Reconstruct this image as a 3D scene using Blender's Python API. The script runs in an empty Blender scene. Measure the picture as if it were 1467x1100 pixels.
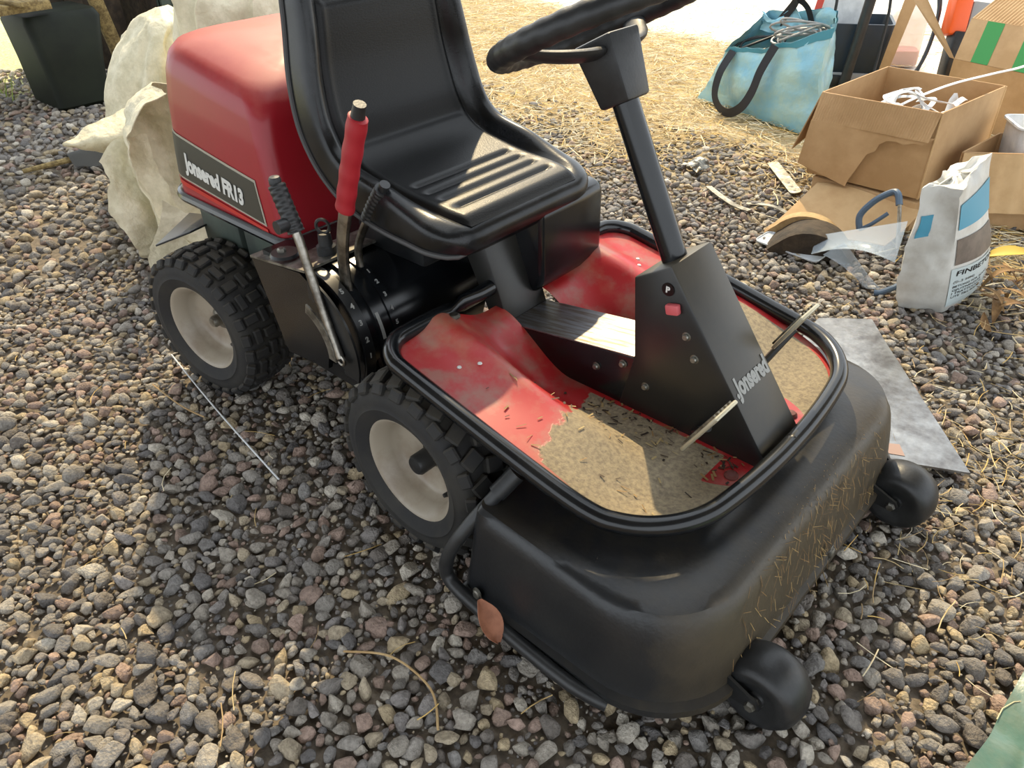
import bpy, bmesh, math, random
import numpy as np
from mathutils import Vector, Matrix, noise
random.seed(7); rng = np.random.default_rng(7)
C = bpy.context.scene.collection
SC = bpy.context.scene
R_ = math.radians
# ------------------------------------------------------------------ camera, sky, sun, exposure
cd = bpy.data.cameras.new('camera'); cam = bpy.data.objects.new('camera', cd); C.objects.link(cam)
yaw, pitch, roll = R_(133.269), R_(35.6474), R_(-1.7933)
d = Vector((math.cos(yaw)*math.cos(pitch), math.sin(yaw)*math.cos(pitch), -math.sin(pitch)))
r = d.cross(Vector((0, 0, 1))).normalized(); u = r.cross(d)
r2 = r*math.cos(roll)+u*math.sin(roll); u2 = -r*math.sin(roll)+u*math.cos(roll)
M = Matrix((r2, u2, -d)).transposed().to_4x4(); M.translation = Vector((.9567, -1.1146, 1.2508))
cam.matrix_world = M
cd.sensor_fit = 'HORIZONTAL'; cd.sensor_width = 36; cd.lens = 36*1100.56/1467; cd.clip_start = .02
SC.camera = cam
w = bpy.data.worlds.new('sky'); SC.world = w; w.use_nodes = True
bg = w.node_tree.nodes['Background']; bg.inputs[0].default_value = (.88, .94, 1.0, 1); bg.inputs[1].default_value = 1.75
sd = bpy.data.lights.new('sun', 'SUN'); sun = bpy.data.objects.new('sun', sd); C.objects.link(sun)
sd.energy = 4.6; sd.color = (1, .80, .49); sd.angle = R_(1.0)
sun.rotation_euler = Vector((.523, -.534, -.665)).to_track_quat('-Z', 'Y').to_euler(); sun.location = (-3, 3, 5)
SC.view_settings.view_transform = 'Standard'; SC.view_settings.look = 'None'
SC.view_settings.exposure = 0.27; SC.view_settings.gamma = 1; SC.view_settings.use_curve_mapping = False
SC.cycles.max_bounces = 8; SC.cycles.transparent_max_bounces = 12; SC.cycles.diffuse_bounces = 4
SC.cycles.caustics_reflective = False; SC.cycles.caustics_refractive = False

# ------------------------------------------------------------------ helpers
def lin(r, g, b): return tuple((c/255/12.92 if c/255 <= .04045 else ((c/255+.055)/1.055)**2.4) for c in (r, g, b))
MATS = {}
def mat(name, col, rough=.5, metal=0., col2=None, ns=12, lo=.4, hi=.6, bump=0., bs=60, dust=None, dlo=.3, dhi=.9, damt=.7, coat=0, attr=None, trans=0, alpha=1, sub=0, spec=.5, stretch=None, dw=(0, 0, 1), pos=False):
    m = bpy.data.materials.new(name); m.use_nodes = True; nt = m.node_tree; N = nt.nodes; L = nt.links
    b = N['Principled BSDF']; b.inputs['Roughness'].default_value = rough; b.inputs['Metallic'].default_value = metal
    b.inputs['Specular IOR Level'].default_value = spec
    tc = N.new('ShaderNodeTexCoord'); src = tc.outputs['Object']
    if pos: src = N.new('ShaderNodeNewGeometry').outputs['Position']
    if stretch:
        mp = N.new('ShaderNodeMapping'); mp.inputs['Scale'].default_value = stretch; L.new(src, mp.inputs[0]); src = mp.outputs[0]
    base = None
    if attr:
        a = N.new('ShaderNodeAttribute'); a.attribute_name = attr; base = a.outputs['Color']
    if col2 is not None or attr:
        n = N.new('ShaderNodeTexNoise'); n.inputs['Scale'].default_value = ns; n.inputs['Detail'].default_value = 7; n.inputs['Roughness'].default_value = .65
        L.new(src, n.inputs['Vector'])
        cr = N.new('ShaderNodeMapRange'); cr.inputs[1].default_value = lo; cr.inputs[2].default_value = hi; L.new(n.outputs[0], cr.inputs[0])
        mx = N.new('ShaderNodeMix'); mx.data_type = 'RGBA'; L.new(cr.outputs[0], mx.inputs[0])
        if attr:
            mu = N.new('ShaderNodeMix'); mu.data_type = 'RGBA'; mu.blend_type = 'MULTIPLY'; mu.inputs[0].default_value = 1
            L.new(base, mu.inputs[6]); L.new(mx.outputs[2], mu.inputs[7]); mx.inputs[6].default_value = (*col, 1); mx.inputs[7].default_value = (*(col2 or col), 1); base = mu.outputs[2]
        else:
            mx.inputs[6].default_value = (*col, 1); mx.inputs[7].default_value = (*col2, 1); base = mx.outputs[2]
    if dust:
        g = N.new('ShaderNodeNewGeometry'); sp = N.new('ShaderNodeVectorMath'); sp.operation = 'DOT_PRODUCT'; sp.inputs[1].default_value = dw; L.new(g.outputs['Normal'], sp.inputs[0])
        n2 = N.new('ShaderNodeTexNoise'); n2.inputs['Scale'].default_value = 9; n2.inputs['Detail'].default_value = 8; n2.inputs['Roughness'].default_value = .7; L.new(tc.outputs['Object'], n2.inputs['Vector'])
        ad = N.new('ShaderNodeMath'); ad.operation = 'MULTIPLY_ADD'; L.new(n2.outputs[0], ad.inputs[0]); ad.inputs[1].default_value = .9; L.new(sp.outputs['Value'], ad.inputs[2])
        mr = N.new('ShaderNodeMapRange'); mr.inputs[1].default_value = dlo+.45; mr.inputs[2].default_value = dhi+.45; mr.inputs[4].default_value = damt; L.new(ad.outputs[0], mr.inputs[0])
        md = N.new('ShaderNodeMix'); md.data_type = 'RGBA'; L.new(mr.outputs[0], md.inputs[0])
        if base: L.new(base, md.inputs[6])
        else: md.inputs[6].default_value = (*col, 1)
        md.inputs[7].default_value = (*dust, 1); base = md.outputs[2]
        rr = N.new('ShaderNodeMapRange'); rr.inputs[1].default_value = 0; rr.inputs[2].default_value = 1; rr.inputs[3].default_value = rough; rr.inputs[4].default_value = min(1, rough+.4); L.new(mr.outputs[0], rr.inputs[0]); L.new(rr.outputs[0], b.inputs['Roughness'])
    if base: L.new(base, b.inputs['Base Color'])
    else: b.inputs['Base Color'].default_value = (*col, 1)
    if bump:
        n3 = N.new('ShaderNodeTexNoise'); n3.inputs['Scale'].default_value = bs; n3.inputs['Detail'].default_value = 5; L.new(src, n3.inputs['Vector'])
        bp = N.new('ShaderNodeBump'); bp.inputs['Strength'].default_value = bump; bp.inputs['Distance'].default_value = .01; L.new(n3.outputs[0], bp.inputs['Height']); L.new(bp.outputs[0], b.inputs['Normal'])
    if coat: b.inputs['Coat Weight'].default_value = coat; b.inputs['Coat Roughness'].default_value = .15
    if trans: b.inputs['Transmission Weight'].default_value = trans
    if alpha < 1: b.inputs['Alpha'].default_value = alpha
    if sub: b.inputs['Subsurface Weight'].default_value = sub; b.inputs['Subsurface Radius'].default_value = (.02, .02, .02)
    MATS[name] = m; return m
def mb(V, F, name='mesh'):
    me = bpy.data.meshes.new(name); me.from_pydata([tuple(v) for v in V], [], F); return me
def finish(me, smooth=35, bevel=0, seg=2, recalc=True):
    bm = bmesh.new(); bm.from_mesh(me)
    if recalc: bmesh.ops.recalc_face_normals(bm, faces=bm.faces)
    if bevel:
        es = [e for e in bm.edges if len(e.link_faces) == 2 and e.calc_face_angle(0) > R_(25)]
        bmesh.ops.bevel(bm, geom=es, offset=bevel, segments=seg, affect='EDGES', profile=.5, clamp_overlap=True)
    for f in bm.faces: f.smooth = smooth > 0
    for e in bm.edges:
        if len(e.link_faces) == 2 and e.calc_face_angle(0) > R_(smooth): e.smooth = False
    bm.to_mesh(me); bm.free(); return me
def root(name, label, cat, loc=(0, 0, 0), group=None, kind=None):
    o = bpy.data.objects.new(name, None); C.objects.link(o); o.location = loc; o['label'] = label; o['category'] = cat
    o.empty_display_size = .05
    if group: o['group'] = group
    if kind: o['kind'] = kind
    return o
def wloc(o):
    v = Vector((0, 0, 0))
    while o: v = v+o.location; o = o.parent
    return v
def obj(name, geo, m, parent=None, label=None, cat=None, group=None, kind=None, smooth=35, bevel=0, seg=2, world=True, recalc=True):
    """geo (V,F) in world coordinates, or a finished mesh"""
    if isinstance(geo, tuple):
        V, F = geo
        if parent and world:
            off = wloc(parent); V = [Vector(v)-off for v in V]
        me = finish(mb(V, F, name), smooth, bevel, seg, recalc)
    else: me = geo
    if m and not me.materials: me.materials.append(MATS[m] if isinstance(m, str) else m)
    o = bpy.data.objects.new(name, me); C.objects.link(o)
    if parent: o.parent = parent
    if label: o['label'] = label
    if cat: o['category'] = cat
    if group: o['group'] = group
    if kind: o['kind'] = kind
    return o
def join(*gs):
    V = []; F = []
    for v, f in gs:
        n = len(V); V += [Vector(x) for x in v]; F += [tuple(i+n for i in q) for q in f]
    return V, F
def xf(g, M): return [M @ Vector(v) for v in g[0]], g[1]
def box(x0, x1, y0, y1, z0, z1):
    V = [(x, y, z) for x in (x0, x1) for y in (y0, y1) for z in (z0, z1)]
    return V, [(0, 1, 3, 2), (4, 6, 7, 5), (0, 4, 5, 1), (2, 3, 7, 6), (0, 2, 6, 4), (1, 5, 7, 3)]
def hexa(b, t):
    """four bottom corners, four top corners"""
    return list(b)+list(t), [(3, 2, 1, 0), (4, 5, 6, 7)]+[(i, (i+1) % 4, 4+(i+1) % 4, 4+i) for i in range(4)]
def prism(poly, axis, a, b):
    """polygon of 2D points extruded along an axis from a to b; the 2D plane is the other two axes in order"""
    def p(q, c): return {'x': (c, q[0], q[1]), 'y': (q[0], c, q[1]), 'z': (q[0], q[1], c)}[axis]
    n = len(poly); V = [p(q, a) for q in poly]+[p(q, b) for q in poly]
    return V, [tuple(range(n)), tuple(range(2*n-1, n-1, -1))]+[(i, n+i, n+(i+1) % n, (i+1) % n) for i in range(n)]
def cat(pts, n, closed=False):
    """Catmull-Rom through the points, n samples per span"""
    P = [np.array(p, float) for p in pts]; out = []; m = len(P)
    for i in range(m if closed else m-1):
        g = lambda k: P[k % m] if closed else P[min(max(k, 0), m-1)]
        a, b, c, d_ = g(i-1), g(i), g(i+1), g(i+2)
        for j in range(n):
            t = j/n; out.append(.5*((2*b)+(c-a)*t+(2*a-5*b+4*c-d_)*t*t+(3*b-a-3*c+d_)*t**3))
    if not closed: out.append(P[-1])
    return out
def tube(path, rad, n=10, closed=False, flat=1., up=None):
    P = [Vector(p) for p in path]; m = len(P); V = []; F = []; prev = None
    for i, p in enumerate(P):
        a = P[(i-1) % m] if closed else P[max(i-1, 0)]; b = P[(i+1) % m] if closed else P[min(i+1, m-1)]
        t = (b-a).normalized()
        if prev is None:
            ref = Vector(up) if up else (Vector((0, 0, 1)) if abs(t.z) < .9 else Vector((1, 0, 0)))
            s = t.cross(ref).normalized()
        else: s = (prev-t*prev.dot(t)).normalized()
        prev = s; q = s.cross(t); rr = rad[i] if hasattr(rad, '__len__') else rad
        for k in range(n):
            an = 2*math.pi*k/n; V.append(p+s*math.cos(an)*rr+q*math.sin(an)*rr*flat)
    for i in range(m if closed else m-1):
        for k in range(n):
            j = (i+1) % m; F.append((i*n+k, i*n+(k+1) % n, j*n+(k+1) % n, j*n+k))
    if not closed: F += [tuple(range(n))[::-1], tuple(range((m-1)*n, m*n))]
    return V, F
def lathe(prof, n=32, axis='z', c=(0, 0, 0), caps=True):
    V = []; F = []
    for (rr, h) in prof:
        for k in range(n):
            a = 2*math.pi*k/n; x, y = rr*math.cos(a), rr*math.sin(a)
            V.append({'z': (x, y, h), 'y': (x, h, y), 'x': (h, x, y)}[axis])
    for i in range(len(prof)-1):
        for k in range(n): F.append((i*n+k, i*n+(k+1) % n, (i+1)*n+(k+1) % n, (i+1)*n+k))
    if caps and prof[0][0] > 1e-6: F.append(tuple(range(n))[::-1])
    if caps and prof[-1][0] > 1e-6: F.append(tuple(range((len(prof)-1)*n, len(prof)*n)))
    V = [Vector(v)+Vector(c) for v in V]
    return V, F
def loft(rings, cap0=True, cap1=True):
    n = len(rings[0]); V = [Vector(p) for R in rings for p in R]; F = []
    for i in range(len(rings)-1):
        for k in range(n): F.append((i*n+k, i*n+(k+1) % n, (i+1)*n+(k+1) % n, (i+1)*n+k))
    if cap0: F.append(tuple(range(n))[::-1])
    if cap1: F.append(tuple(range((len(rings)-1)*n, len(rings)*n)))
    return V, F
def grid(fn, nu, nv):
    V = [fn(i/nu, j/nv) for i in range(nu+1) for j in range(nv+1)]
    F = [(i*(nv+1)+j, (i+1)*(nv+1)+j, (i+1)*(nv+1)+j+1, i*(nv+1)+j+1) for i in range(nu) for j in range(nv)]
    return V, F
def thick(g, t):
    """shell of thickness t grown downwards along the vertex normals"""
    bm = bmesh.new(); vs = [bm.verts.new(v) for v in g[0]]
    for f in g[1]: bm.faces.new([vs[i] for i in f])
    bm.normal_update(); bmesh.ops.recalc_face_normals(bm, faces=bm.faces); bm.normal_update()
    bmesh.ops.solidify(bm, geom=bm.faces[:], thickness=t)
    bm.verts.index_update(); out = ([v.co.copy() for v in bm.verts], [tuple(v.index for v in f.verts) for f in bm.faces]); bm.free(); return out
def rrect(x0, x1, y0, y1, rs, n=6):
    """rounded rectangle, radii for corners (x1,y0),(x1,y1),(x0,y1),(x0,y0), counter-clockwise"""
    out = []
    for (cx, cy, rr, a0) in ((x1, y0, rs[0], -90), (x1, y1, rs[1], 0), (x0, y1, rs[2], 90), (x0, y0, rs[3], 180)):
        sx = -1 if cx == x1 else 1; sy = 1 if cy == y0 else -1
        for k in range(n+1):
            a = R_(a0+90*k/n); out.append((cx+sx*rr+rr*math.cos(a), cy+sy*rr+rr*math.sin(a)))
    return out
def text(s, size, bold=0., shear=0., ext=.0004, align='LEFT', spacing=1., sx=1.):
    cu = bpy.data.curves.new('lettering', 'FONT'); cu.body = s; cu.size = size; cu.offset = bold; cu.shear = shear; cu.extrude = ext; cu.align_x = align; cu.space_character = spacing; cu.resolution_u = 3
    o = bpy.data.objects.new('lettering', cu); C.objects.link(o)
    dg = bpy.context.evaluated_depsgraph_get(); me = bpy.data.meshes.new_from_object(o.evaluated_get(dg))
    V = [Vector((v.co.x*sx, v.co.y, v.co.z)) for v in me.vertices]; F = [tuple(p.vertices) for p in me.polygons]
    bpy.data.objects.remove(o); bpy.data.meshes.remove(me); bpy.data.curves.remove(cu); return V, F
def frame(o, x, y):
    o = Vector(o); x = Vector(x).normalized(); y = Vector(y); y = (y-x*y.dot(x)).normalized(); z = x.cross(y)
    m = Matrix((x, y, z)).transposed().to_4x4(); m.translation = o; return m
def wr(v, s, a):
    n = noise.noise_vector(Vector(v)*s); return n*a
def sstep(a, b, x):
    t = min(1, max(0, (x-a)/(b-a))); return t*t*(3-2*t)

# ------------------------------------------------------------------ materials
mat('red_paint', lin(156, 17, 32), .42, col2=lin(150, 17, 28), ns=5, dust=lin(190, 112, 100), dlo=.5, dhi=1.1, damt=.66, coat=.12)
mat('red_strip', lin(190, 40, 35), .35)
mat('black_paint', lin(22, 24, 26), .33, col2=lin(34, 35, 36), ns=14, dust=lin(120, 112, 98), dlo=.6, dhi=1.4, damt=.35)
mat('black_gloss', lin(14, 16, 19), .2, col2=lin(24, 26, 28), ns=10)
mat('black_plastic', lin(30, 31, 32), .42, col2=lin(40, 41, 42), ns=30, bump=.05, bs=200)
mat('deck_plastic', lin(26, 28, 31), .34, col2=lin(36, 37, 38), ns=6, bump=.06, bs=120, dust=lin(104, 90, 64), dlo=.25, dhi=1.1, damt=.55, dw=(.85, .25, .30))
mat('seat_vinyl', lin(9, 11, 12), .27, spec=.38, col2=lin(30, 31, 33), ns=20, bump=.04, bs=300)
mat('seat_pad', lin(12, 13, 14), .36, spec=.28, bump=.10, bs=420, stretch=(1.6, .5, 1))
mat('piping', lin(70, 70, 70), .6)
mat('rubber', lin(30, 30, 31), .75, col2=lin(46, 44, 40), ns=9, dust=lin(120, 110, 92), dlo=.5, dhi=1.3, damt=.35)
mat('rim_paint', lin(160, 150, 134), .4, col2=lin(118, 100, 82), ns=7, lo=.45, hi=.75)
mat('steel', lin(165, 160, 150), .35, 1., col2=lin(110, 105, 98), ns=25, bump=.05)
mat('pedal_steel', lin(186, 180, 158), .4, .6)
mat('galv', lin(150, 148, 140), .45, .9, col2=lin(95, 92, 85), ns=30)
mat('brushed', lin(140, 142, 146), .42, .85, col2=lin(105, 92, 78), ns=9, lo=.42, hi=.62, bump=.12, bs=60, stretch=(1, 12, 1))
mat('red_grip', lin(165, 32, 42), .5)
mat('pink_knob', lin(200, 90, 95), .5)
mat('white_print', lin(215, 215, 210), .5)
mat('grey_print', lin(150, 150, 146), .5)
mat('decal', lin(62, 62, 56), .35)
mat('decal_edge', lin(170, 165, 150), .35)
mat('dash_paint', lin(26, 27, 27), .33, col2=lin(36, 35, 32), ns=8, dust=lin(110, 98, 74), dlo=.25, dhi=1.2, damt=.35)
mat('soil', lin(104, 94, 82), .95, col2=lin(70, 63, 56), ns=40, bump=.6, bs=90)
mat('stone', (1.08, 1.06, 1.03), .8, col2=(.58, .56, .54), ns=110, lo=.34, hi=.68, attr='tint', bump=.7, bs=190, pos=True)
mat('straw', (1, 1, 1), .7, col2=(.75, .72, .65), ns=30, attr='tint')
mat('card', lin(190, 156, 114), .8, col2=lin(174, 140, 98), ns=5, bump=.05, bs=30)
mat('card_inner', lin(200, 168, 124), .8, col2=lin(184, 150, 106), ns=5)
mat('tape', lin(40, 135, 58), .45)
mat('white_plastic', lin(228, 230, 232), .4, col2=lin(205, 208, 210), ns=12)
mat('sack_paper', lin(216, 216, 210), .45, col2=lin(196, 194, 186), ns=9, bump=.2, bs=14)
mat('print_blue', lin(74, 152, 180), .5)
mat('print_brown', lin(118, 106, 96), .5, col2=lin(98, 88, 80), ns=20)
mat('print_black', lin(28, 28, 34), .5)
mat('print_pale', lin(192, 204, 204), .5)
mat('woven', lin(226, 218, 190), .6, col2=lin(204, 196, 166), ns=14, bump=.7, bs=42)
mat('blue_bag', lin(136, 192, 214), .28, col2=lin(164, 198, 194), ns=6, bump=.7, bs=20)
mat('blue_hem', lin(66, 140, 160), .4)
mat('strap_black', lin(26, 27, 32), .6)
mat('cable_black', lin(22, 22, 22), .45)
mat('cable_grey', lin(150, 148, 144), .45)
mat('navy', lin(30, 48, 66), .4, col2=lin(40, 50, 58), ns=5)
mat('grey_plastic', lin(150, 150, 150), .5)
mat('orange', lin(235, 95, 30), .4)
mat('red_plastic', lin(205, 75, 62), .4)
mat('pale_jug', lin(225, 214, 200), .3, alpha=.55)
mat('pink_liquid', lin(210, 110, 90), .25)
mat('green_tank', lin(28, 34, 24), .6, col2=lin(20, 25, 18), ns=4, spec=.25)
mat('grey_rag', lin(74, 74, 72), .7)
mat('old_wood', lin(160, 140, 92), .8, col2=lin(112, 94, 60), ns=10, stretch=(1, 6, 6), bump=.3, bs=40)
mat('dark_wood', lin(66, 54, 40), .85, col2=lin(42, 34, 26), ns=16, bump=.5, bs=40)
mat('log_cut', lin(186, 158, 112), .8, col2=lin(160, 128, 86), ns=14)
mat('dark_crate', lin(58, 70, 62), .6, col2=lin(44, 52, 47), ns=6)
mat('sheet_metal', lin(150, 154, 158), .36, .75, col2=lin(100, 100, 102), ns=16, lo=.35, hi=.65, bump=.15, bs=30)
mat('rust', lin(158, 132, 122), .7)
mat('rusty_screw', lin(104, 52, 46), .6)
mat('teal_tarp', lin(88, 122, 112), .3, col2=lin(120, 134, 120), ns=7, bump=.3, bs=24)
mat('leaf_brown', lin(160, 105, 78), .7, col2=lin(130, 82, 58), ns=20)
mat('leaf_dry', lin(150, 116, 70), .7, col2=lin(110, 80, 46), ns=16)
mat('leaf_yellow', lin(196, 168, 70), .6)
mat('blue_grey', lin(84, 104, 126), .45)
mat('grass', lin(150, 170, 84), .7)
mat('roof_sheet', lin(120, 112, 100), .8)
def film(name, col, a):
    m = bpy.data.materials.new(name); m.use_nodes = True; N = m.node_tree.nodes; L = m.node_tree.links; b = N['Principled BSDF']
    b.inputs['Base Color'].default_value = (*col, 1); b.inputs['Roughness'].default_value = .15; b.inputs['Alpha'].default_value = a; MATS[name] = m
film('clear_film', lin(210, 224, 236), .32)
film('clear_lid', lin(220, 226, 230), .75)
def tray_mat():
    """red paint, worn; a sandy grit mat towards the front with a ragged edge; red rim"""
    m = bpy.data.materials.new('tray'); m.use_nodes = True; N = m.node_tree.nodes; L = m.node_tree.links; b = N['Principled BSDF']
    tc = N.new('ShaderNodeTexCoord'); sp = N.new('ShaderNodeSeparateXYZ'); L.new(tc.outputs['Object'], sp.inputs[0])
    def nz(s, det=6):
        n = N.new('ShaderNodeTexNoise'); n.inputs['Scale'].default_value = s; n.inputs['Detail'].default_value = det; n.inputs['Roughness'].default_value = .6; L.new(tc.outputs['Object'], n.inputs['Vector']); return n.outputs[0]
    def rng_(src, a, b_, c=0, d_=1):
        q = N.new('ShaderNodeMapRange'); q.inputs[1].default_value = a; q.inputs[2].default_value = b_; q.inputs[3].default_value = c; q.inputs[4].default_value = d_; L.new(src, q.inputs[0]); return q.outputs[0]
    def mixc(f, a, b_):
        q = N.new('ShaderNodeMix'); q.data_type = 'RGBA'; L.new(f, q.inputs[0])
        for s, k in ((a, 6), (b_, 7)):
            if isinstance(s, tuple): q.inputs[k].default_value = (*s, 1)
            else: L.new(s, q.inputs[k])
        return q.outputs[2]
    red = mixc(rng_(nz(14), .48, .66), lin(176, 38, 40), lin(158, 96, 84))
    red = mixc(rng_(nz(5), .5, .7, 0, .7), red, lin(176, 130, 100))
    sand = mixc(rng_(nz(120), .35, .65), lin(128, 116, 98), lin(162, 148, 120))
    a = N.new('ShaderNodeMath'); a.operation = 'MULTIPLY_ADD'; L.new(nz(16), a.inputs[0]); a.inputs[1].default_value = .10; L.new(sp.outputs[0], a.inputs[2])
    ay = N.new('ShaderNodeMath'); ay.operation = 'ABSOLUTE'; L.new(sp.outputs[1], ay.inputs[0])
    a2 = N.new('ShaderNodeMath'); a2.operation = 'MULTIPLY_ADD'; L.new(ay.outputs[0], a2.inputs[0]); a2.inputs[1].default_value = -.34; L.new(a.outputs[0], a2.inputs[2])
    f = rng_(a2.outputs[0], .222, .228)
    at = N.new('ShaderNodeAttribute'); at.attribute_name = 'rim'
    inv = N.new('ShaderNodeMath'); inv.operation = 'MULTIPLY'; L.new(f, inv.inputs[0]); L.new(rng_(at.outputs['Fac'], .5, .52, 1, 0), inv.inputs[1])
    L.new(mixc(inv.outputs[0], red, sand), b.inputs['Base Color'])
    L.new(rng_(inv.outputs[0], 0, 1, .38, .9), b.inputs['Roughness'])
    bp = N.new('ShaderNodeBump'); bp.inputs['Strength'].default_value = .3; bp.inputs['Distance'].default_value = .004
    mu = N.new('ShaderNodeMath'); mu.operation = 'MULTIPLY'; L.new(nz(240, 2), mu.inputs[0]); L.new(inv.outputs[0], mu.inputs[1]); L.new(mu.outputs[0], bp.inputs['Height']); L.new(bp.outputs[0], b.inputs['Normal']); MATS['tray'] = m
tray_mat()
def floor_mat():
    m = bpy.data.materials.new('ground'); m.use_nodes = True; N = m.node_tree.nodes; L = m.node_tree.links; b = N['Principled BSDF']; b.inputs['Roughness'].default_value = .95
    tc = N.new('ShaderNodeTexCoord'); sp = N.new('ShaderNodeSeparateXYZ'); L.new(tc.outputs['Object'], sp.inputs[0])
    n = N.new('ShaderNodeTexNoise'); n.inputs['Scale'].default_value = 2.2; n.inputs['Detail'].default_value = 8; L.new(tc.outputs['Object'], n.inputs['Vector'])
    n2 = N.new('ShaderNodeTexNoise'); n2.inputs['Scale'].default_value = 60; n2.inputs['Detail'].default_value = 6; L.new(tc.outputs['Object'], n2.inputs['Vector'])
    def rg(src, a, c):
        q = N.new('ShaderNodeMapRange'); q.inputs[1].default_value = a; q.inputs[2].default_value = c; L.new(src, q.inputs[0]); return q.outputs[0]
    def mx(f, a, c):
        q = N.new('ShaderNodeMix'); q.data_type = 'RGBA'; L.new(f, q.inputs[0])
        for s, k in ((a, 6), (c, 7)):
            if isinstance(s, tuple): q.inputs[k].default_value = (*s, 1)
            else: L.new(s, q.inputs[k])
        return q.outputs[2]
    def wob(src, k):
        q = N.new('ShaderNodeMath'); q.operation = 'MULTIPLY_ADD'; L.new(n.outputs[0], q.inputs[0]); q.inputs[1].default_value = k; L.new(src, q.inputs[2]); return q.outputs[0]
    soil = mx(rg(n2.outputs[0], .35, .65), lin(100, 92, 82), lin(134, 122, 106))
    st = mx(rg(n2.outputs[0], .35, .65), lin(168, 148, 108), lin(208, 188, 146))
    c1 = mx(rg(wob(sp.outputs[1], 1.0), 2.0, 2.8), soil, st)
    pale = mx(rg(n2.outputs[0], .3, .7), lin(206, 200, 186), lin(236, 232, 222))  # overexposed daylight beyond the roof, put into the ground colour
    yx = N.new('ShaderNodeMath'); yx.operation = 'MULTIPLY_ADD'; L.new(sp.outputs[0], yx.inputs[0]); yx.inputs[1].default_value = .25; L.new(sp.outputs[1], yx.inputs[2])
    c2 = mx(rg(wob(yx.outputs[0], .9), 4.0, 4.4), c1, pale)
    ng = N.new('ShaderNodeMath'); ng.operation = 'MULTIPLY'; L.new(sp.outputs[0], ng.inputs[0]); ng.inputs[1].default_value = -1
    gr = mx(rg(n2.outputs[0], .3, .7), lin(176, 182, 112), lin(226, 220, 176))  # grassy ground, its colour lightened to imitate blown-out sunlight
    c3 = mx(rg(wob(ng.outputs[0], .8), 4.9, 5.3), c2, gr)
    L.new(c3, b.inputs['Base Color'])
    bp = N.new('ShaderNodeBump'); bp.inputs['Strength'].default_value = .5; bp.inputs['Distance'].default_value = .01; L.new(n2.outputs[0], bp.inputs['Height']); L.new(bp.outputs[0], b.inputs['Normal']); MATS['ground'] = m
floor_mat()

# ------------------------------------------------------------------ setting: ground, roof
floor = obj('floor', grid(lambda a, b: Vector((-16+24*a, -6+26*b, -.012)), 4, 4), 'ground', kind='structure')
Z_R = 2.7
obj('ceiling', join(box(-6.3, -5.0, -4, 3.0, Z_R, Z_R+.03), box(.9, 3.2, -4, 6.3, Z_R, Z_R+.03), box(-5.0, .9, -4, -.3, Z_R, Z_R+.03)), 'roof_sheet', kind='structure')  # unseen shed roof; its outline and opening are shaped for the light

wl_ = obj('wall_left', box(-5.30, -5.26, .8, 3.0, 0, 2.65), 'dark_wood', kind='structure')
for k in range(14): obj('plank', box(-5.26, -5.235-.004*(k % 3), .805+.157*k, .955+.157*k, 0, 2.65), 'dark_wood', wl_, world=False)

CAMP = np.array([.9567, -1.1146, 1.2508]); RC = np.array([r2, u2, d])
def projpx(P):
    q = (np.atleast_2d(P)-CAMP) @ RC.T
    return np.stack([733.5+1100.56*q[:, 0]/q[:, 2], 550-1100.56*q[:, 1]/q[:, 2], q[:, 2]], 1)
def in_poly(p, poly):
    x, y = p; c = False; n = len(poly)
    for i in range(n):
        (a, b), (e, f) = poly[i], poly[i-1]
        if (b > y) != (f > y) and x < (e-a)*(y-b)/(f-b)+a: c = not c
    return c
TINTS = [lin(*c) for c in ((150, 146, 140), (168, 162, 152), (134, 130, 126), (182, 170, 148), (170, 148, 136), (118, 116, 116), (204, 198, 186), (158, 154, 148), (142, 138, 136), (188, 172, 142), (160, 140, 128), (146, 144, 142), (176, 170, 160), (128, 122, 116))]
def stone_shape(sub, seed):
    rs = np.random.default_rng(seed); bm = bmesh.new(); bmesh.ops.create_icosphere(bm, subdivisions=sub, radius=1)
    V = np.array([v.co[:] for v in bm.verts]); F = np.array([[v.index for v in f.verts] for f in bm.faces]); bm.free()
    S = rs.uniform(-1, 1, (5, 3))
    for k in range(5):
        V = V*(1+.13*np.sin(2.2*(V @ S[k]*1.4+seed+k)))[:, None]
    for k in range(rs.integers(5, 11)):           # flat broken faces
        nrm = rs.normal(size=3); nrm /= np.linalg.norm(nrm); h = rs.uniform(.50, .80); e = V @ nrm-h
        V = V-np.clip(e, 0, None)[:, None]*nrm*.92
    V = V*np.array([1.0, rs.uniform(.62, .95), rs.uniform(.48, .72)])
    return V, F
def dart(n, xr, yr, rmin, rmax, ok, placed, cell=.07, pack=.86, power=2.0):
    out = []
    for _ in range(n):
        x = xr[0]+(xr[1]-xr[0])*random.random(); y = yr[0]+(yr[1]-yr[0])*random.random(); k = ok(x, y)
        if not k: continue
        rr = (rmin+(rmax-rmin)*random.random()**power)*k; ci, cj = int(x//cell), int(y//cell); good = True
        for a in (-1, 0, 1):
            for b in (-1, 0, 1):
                for (px, py, pr) in placed.get((ci+a, cj+b), ()):
                    if (px-x)**2+(py-y)**2 < ((pr+rr)*pack)**2: good = False; break
                if not good: break
            if not good: break
        if good: placed.setdefault((ci, cj), []).append((x, y, rr)); out.append((x, y, rr))
    return out
def seen(x, y, m=70):
    q = projpx([[x, y, 0]])[0]
    return q[2] > .2 and -m < q[0] < 1467+m and -m < q[1] < 1100+m
def straw_edge(x, y):            # 0 on the gravel, 1 where straw covers it
    return sstep(1.55, 2.35, y+.25*math.sin(3*x)+.18*math.sin(7.3*x+2*y))
def ok_near(x, y):
    if not seen(x, y): return 0
    if random.random() < straw_edge(x, y)*.93: return 0
    return 1
placed = {}
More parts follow.
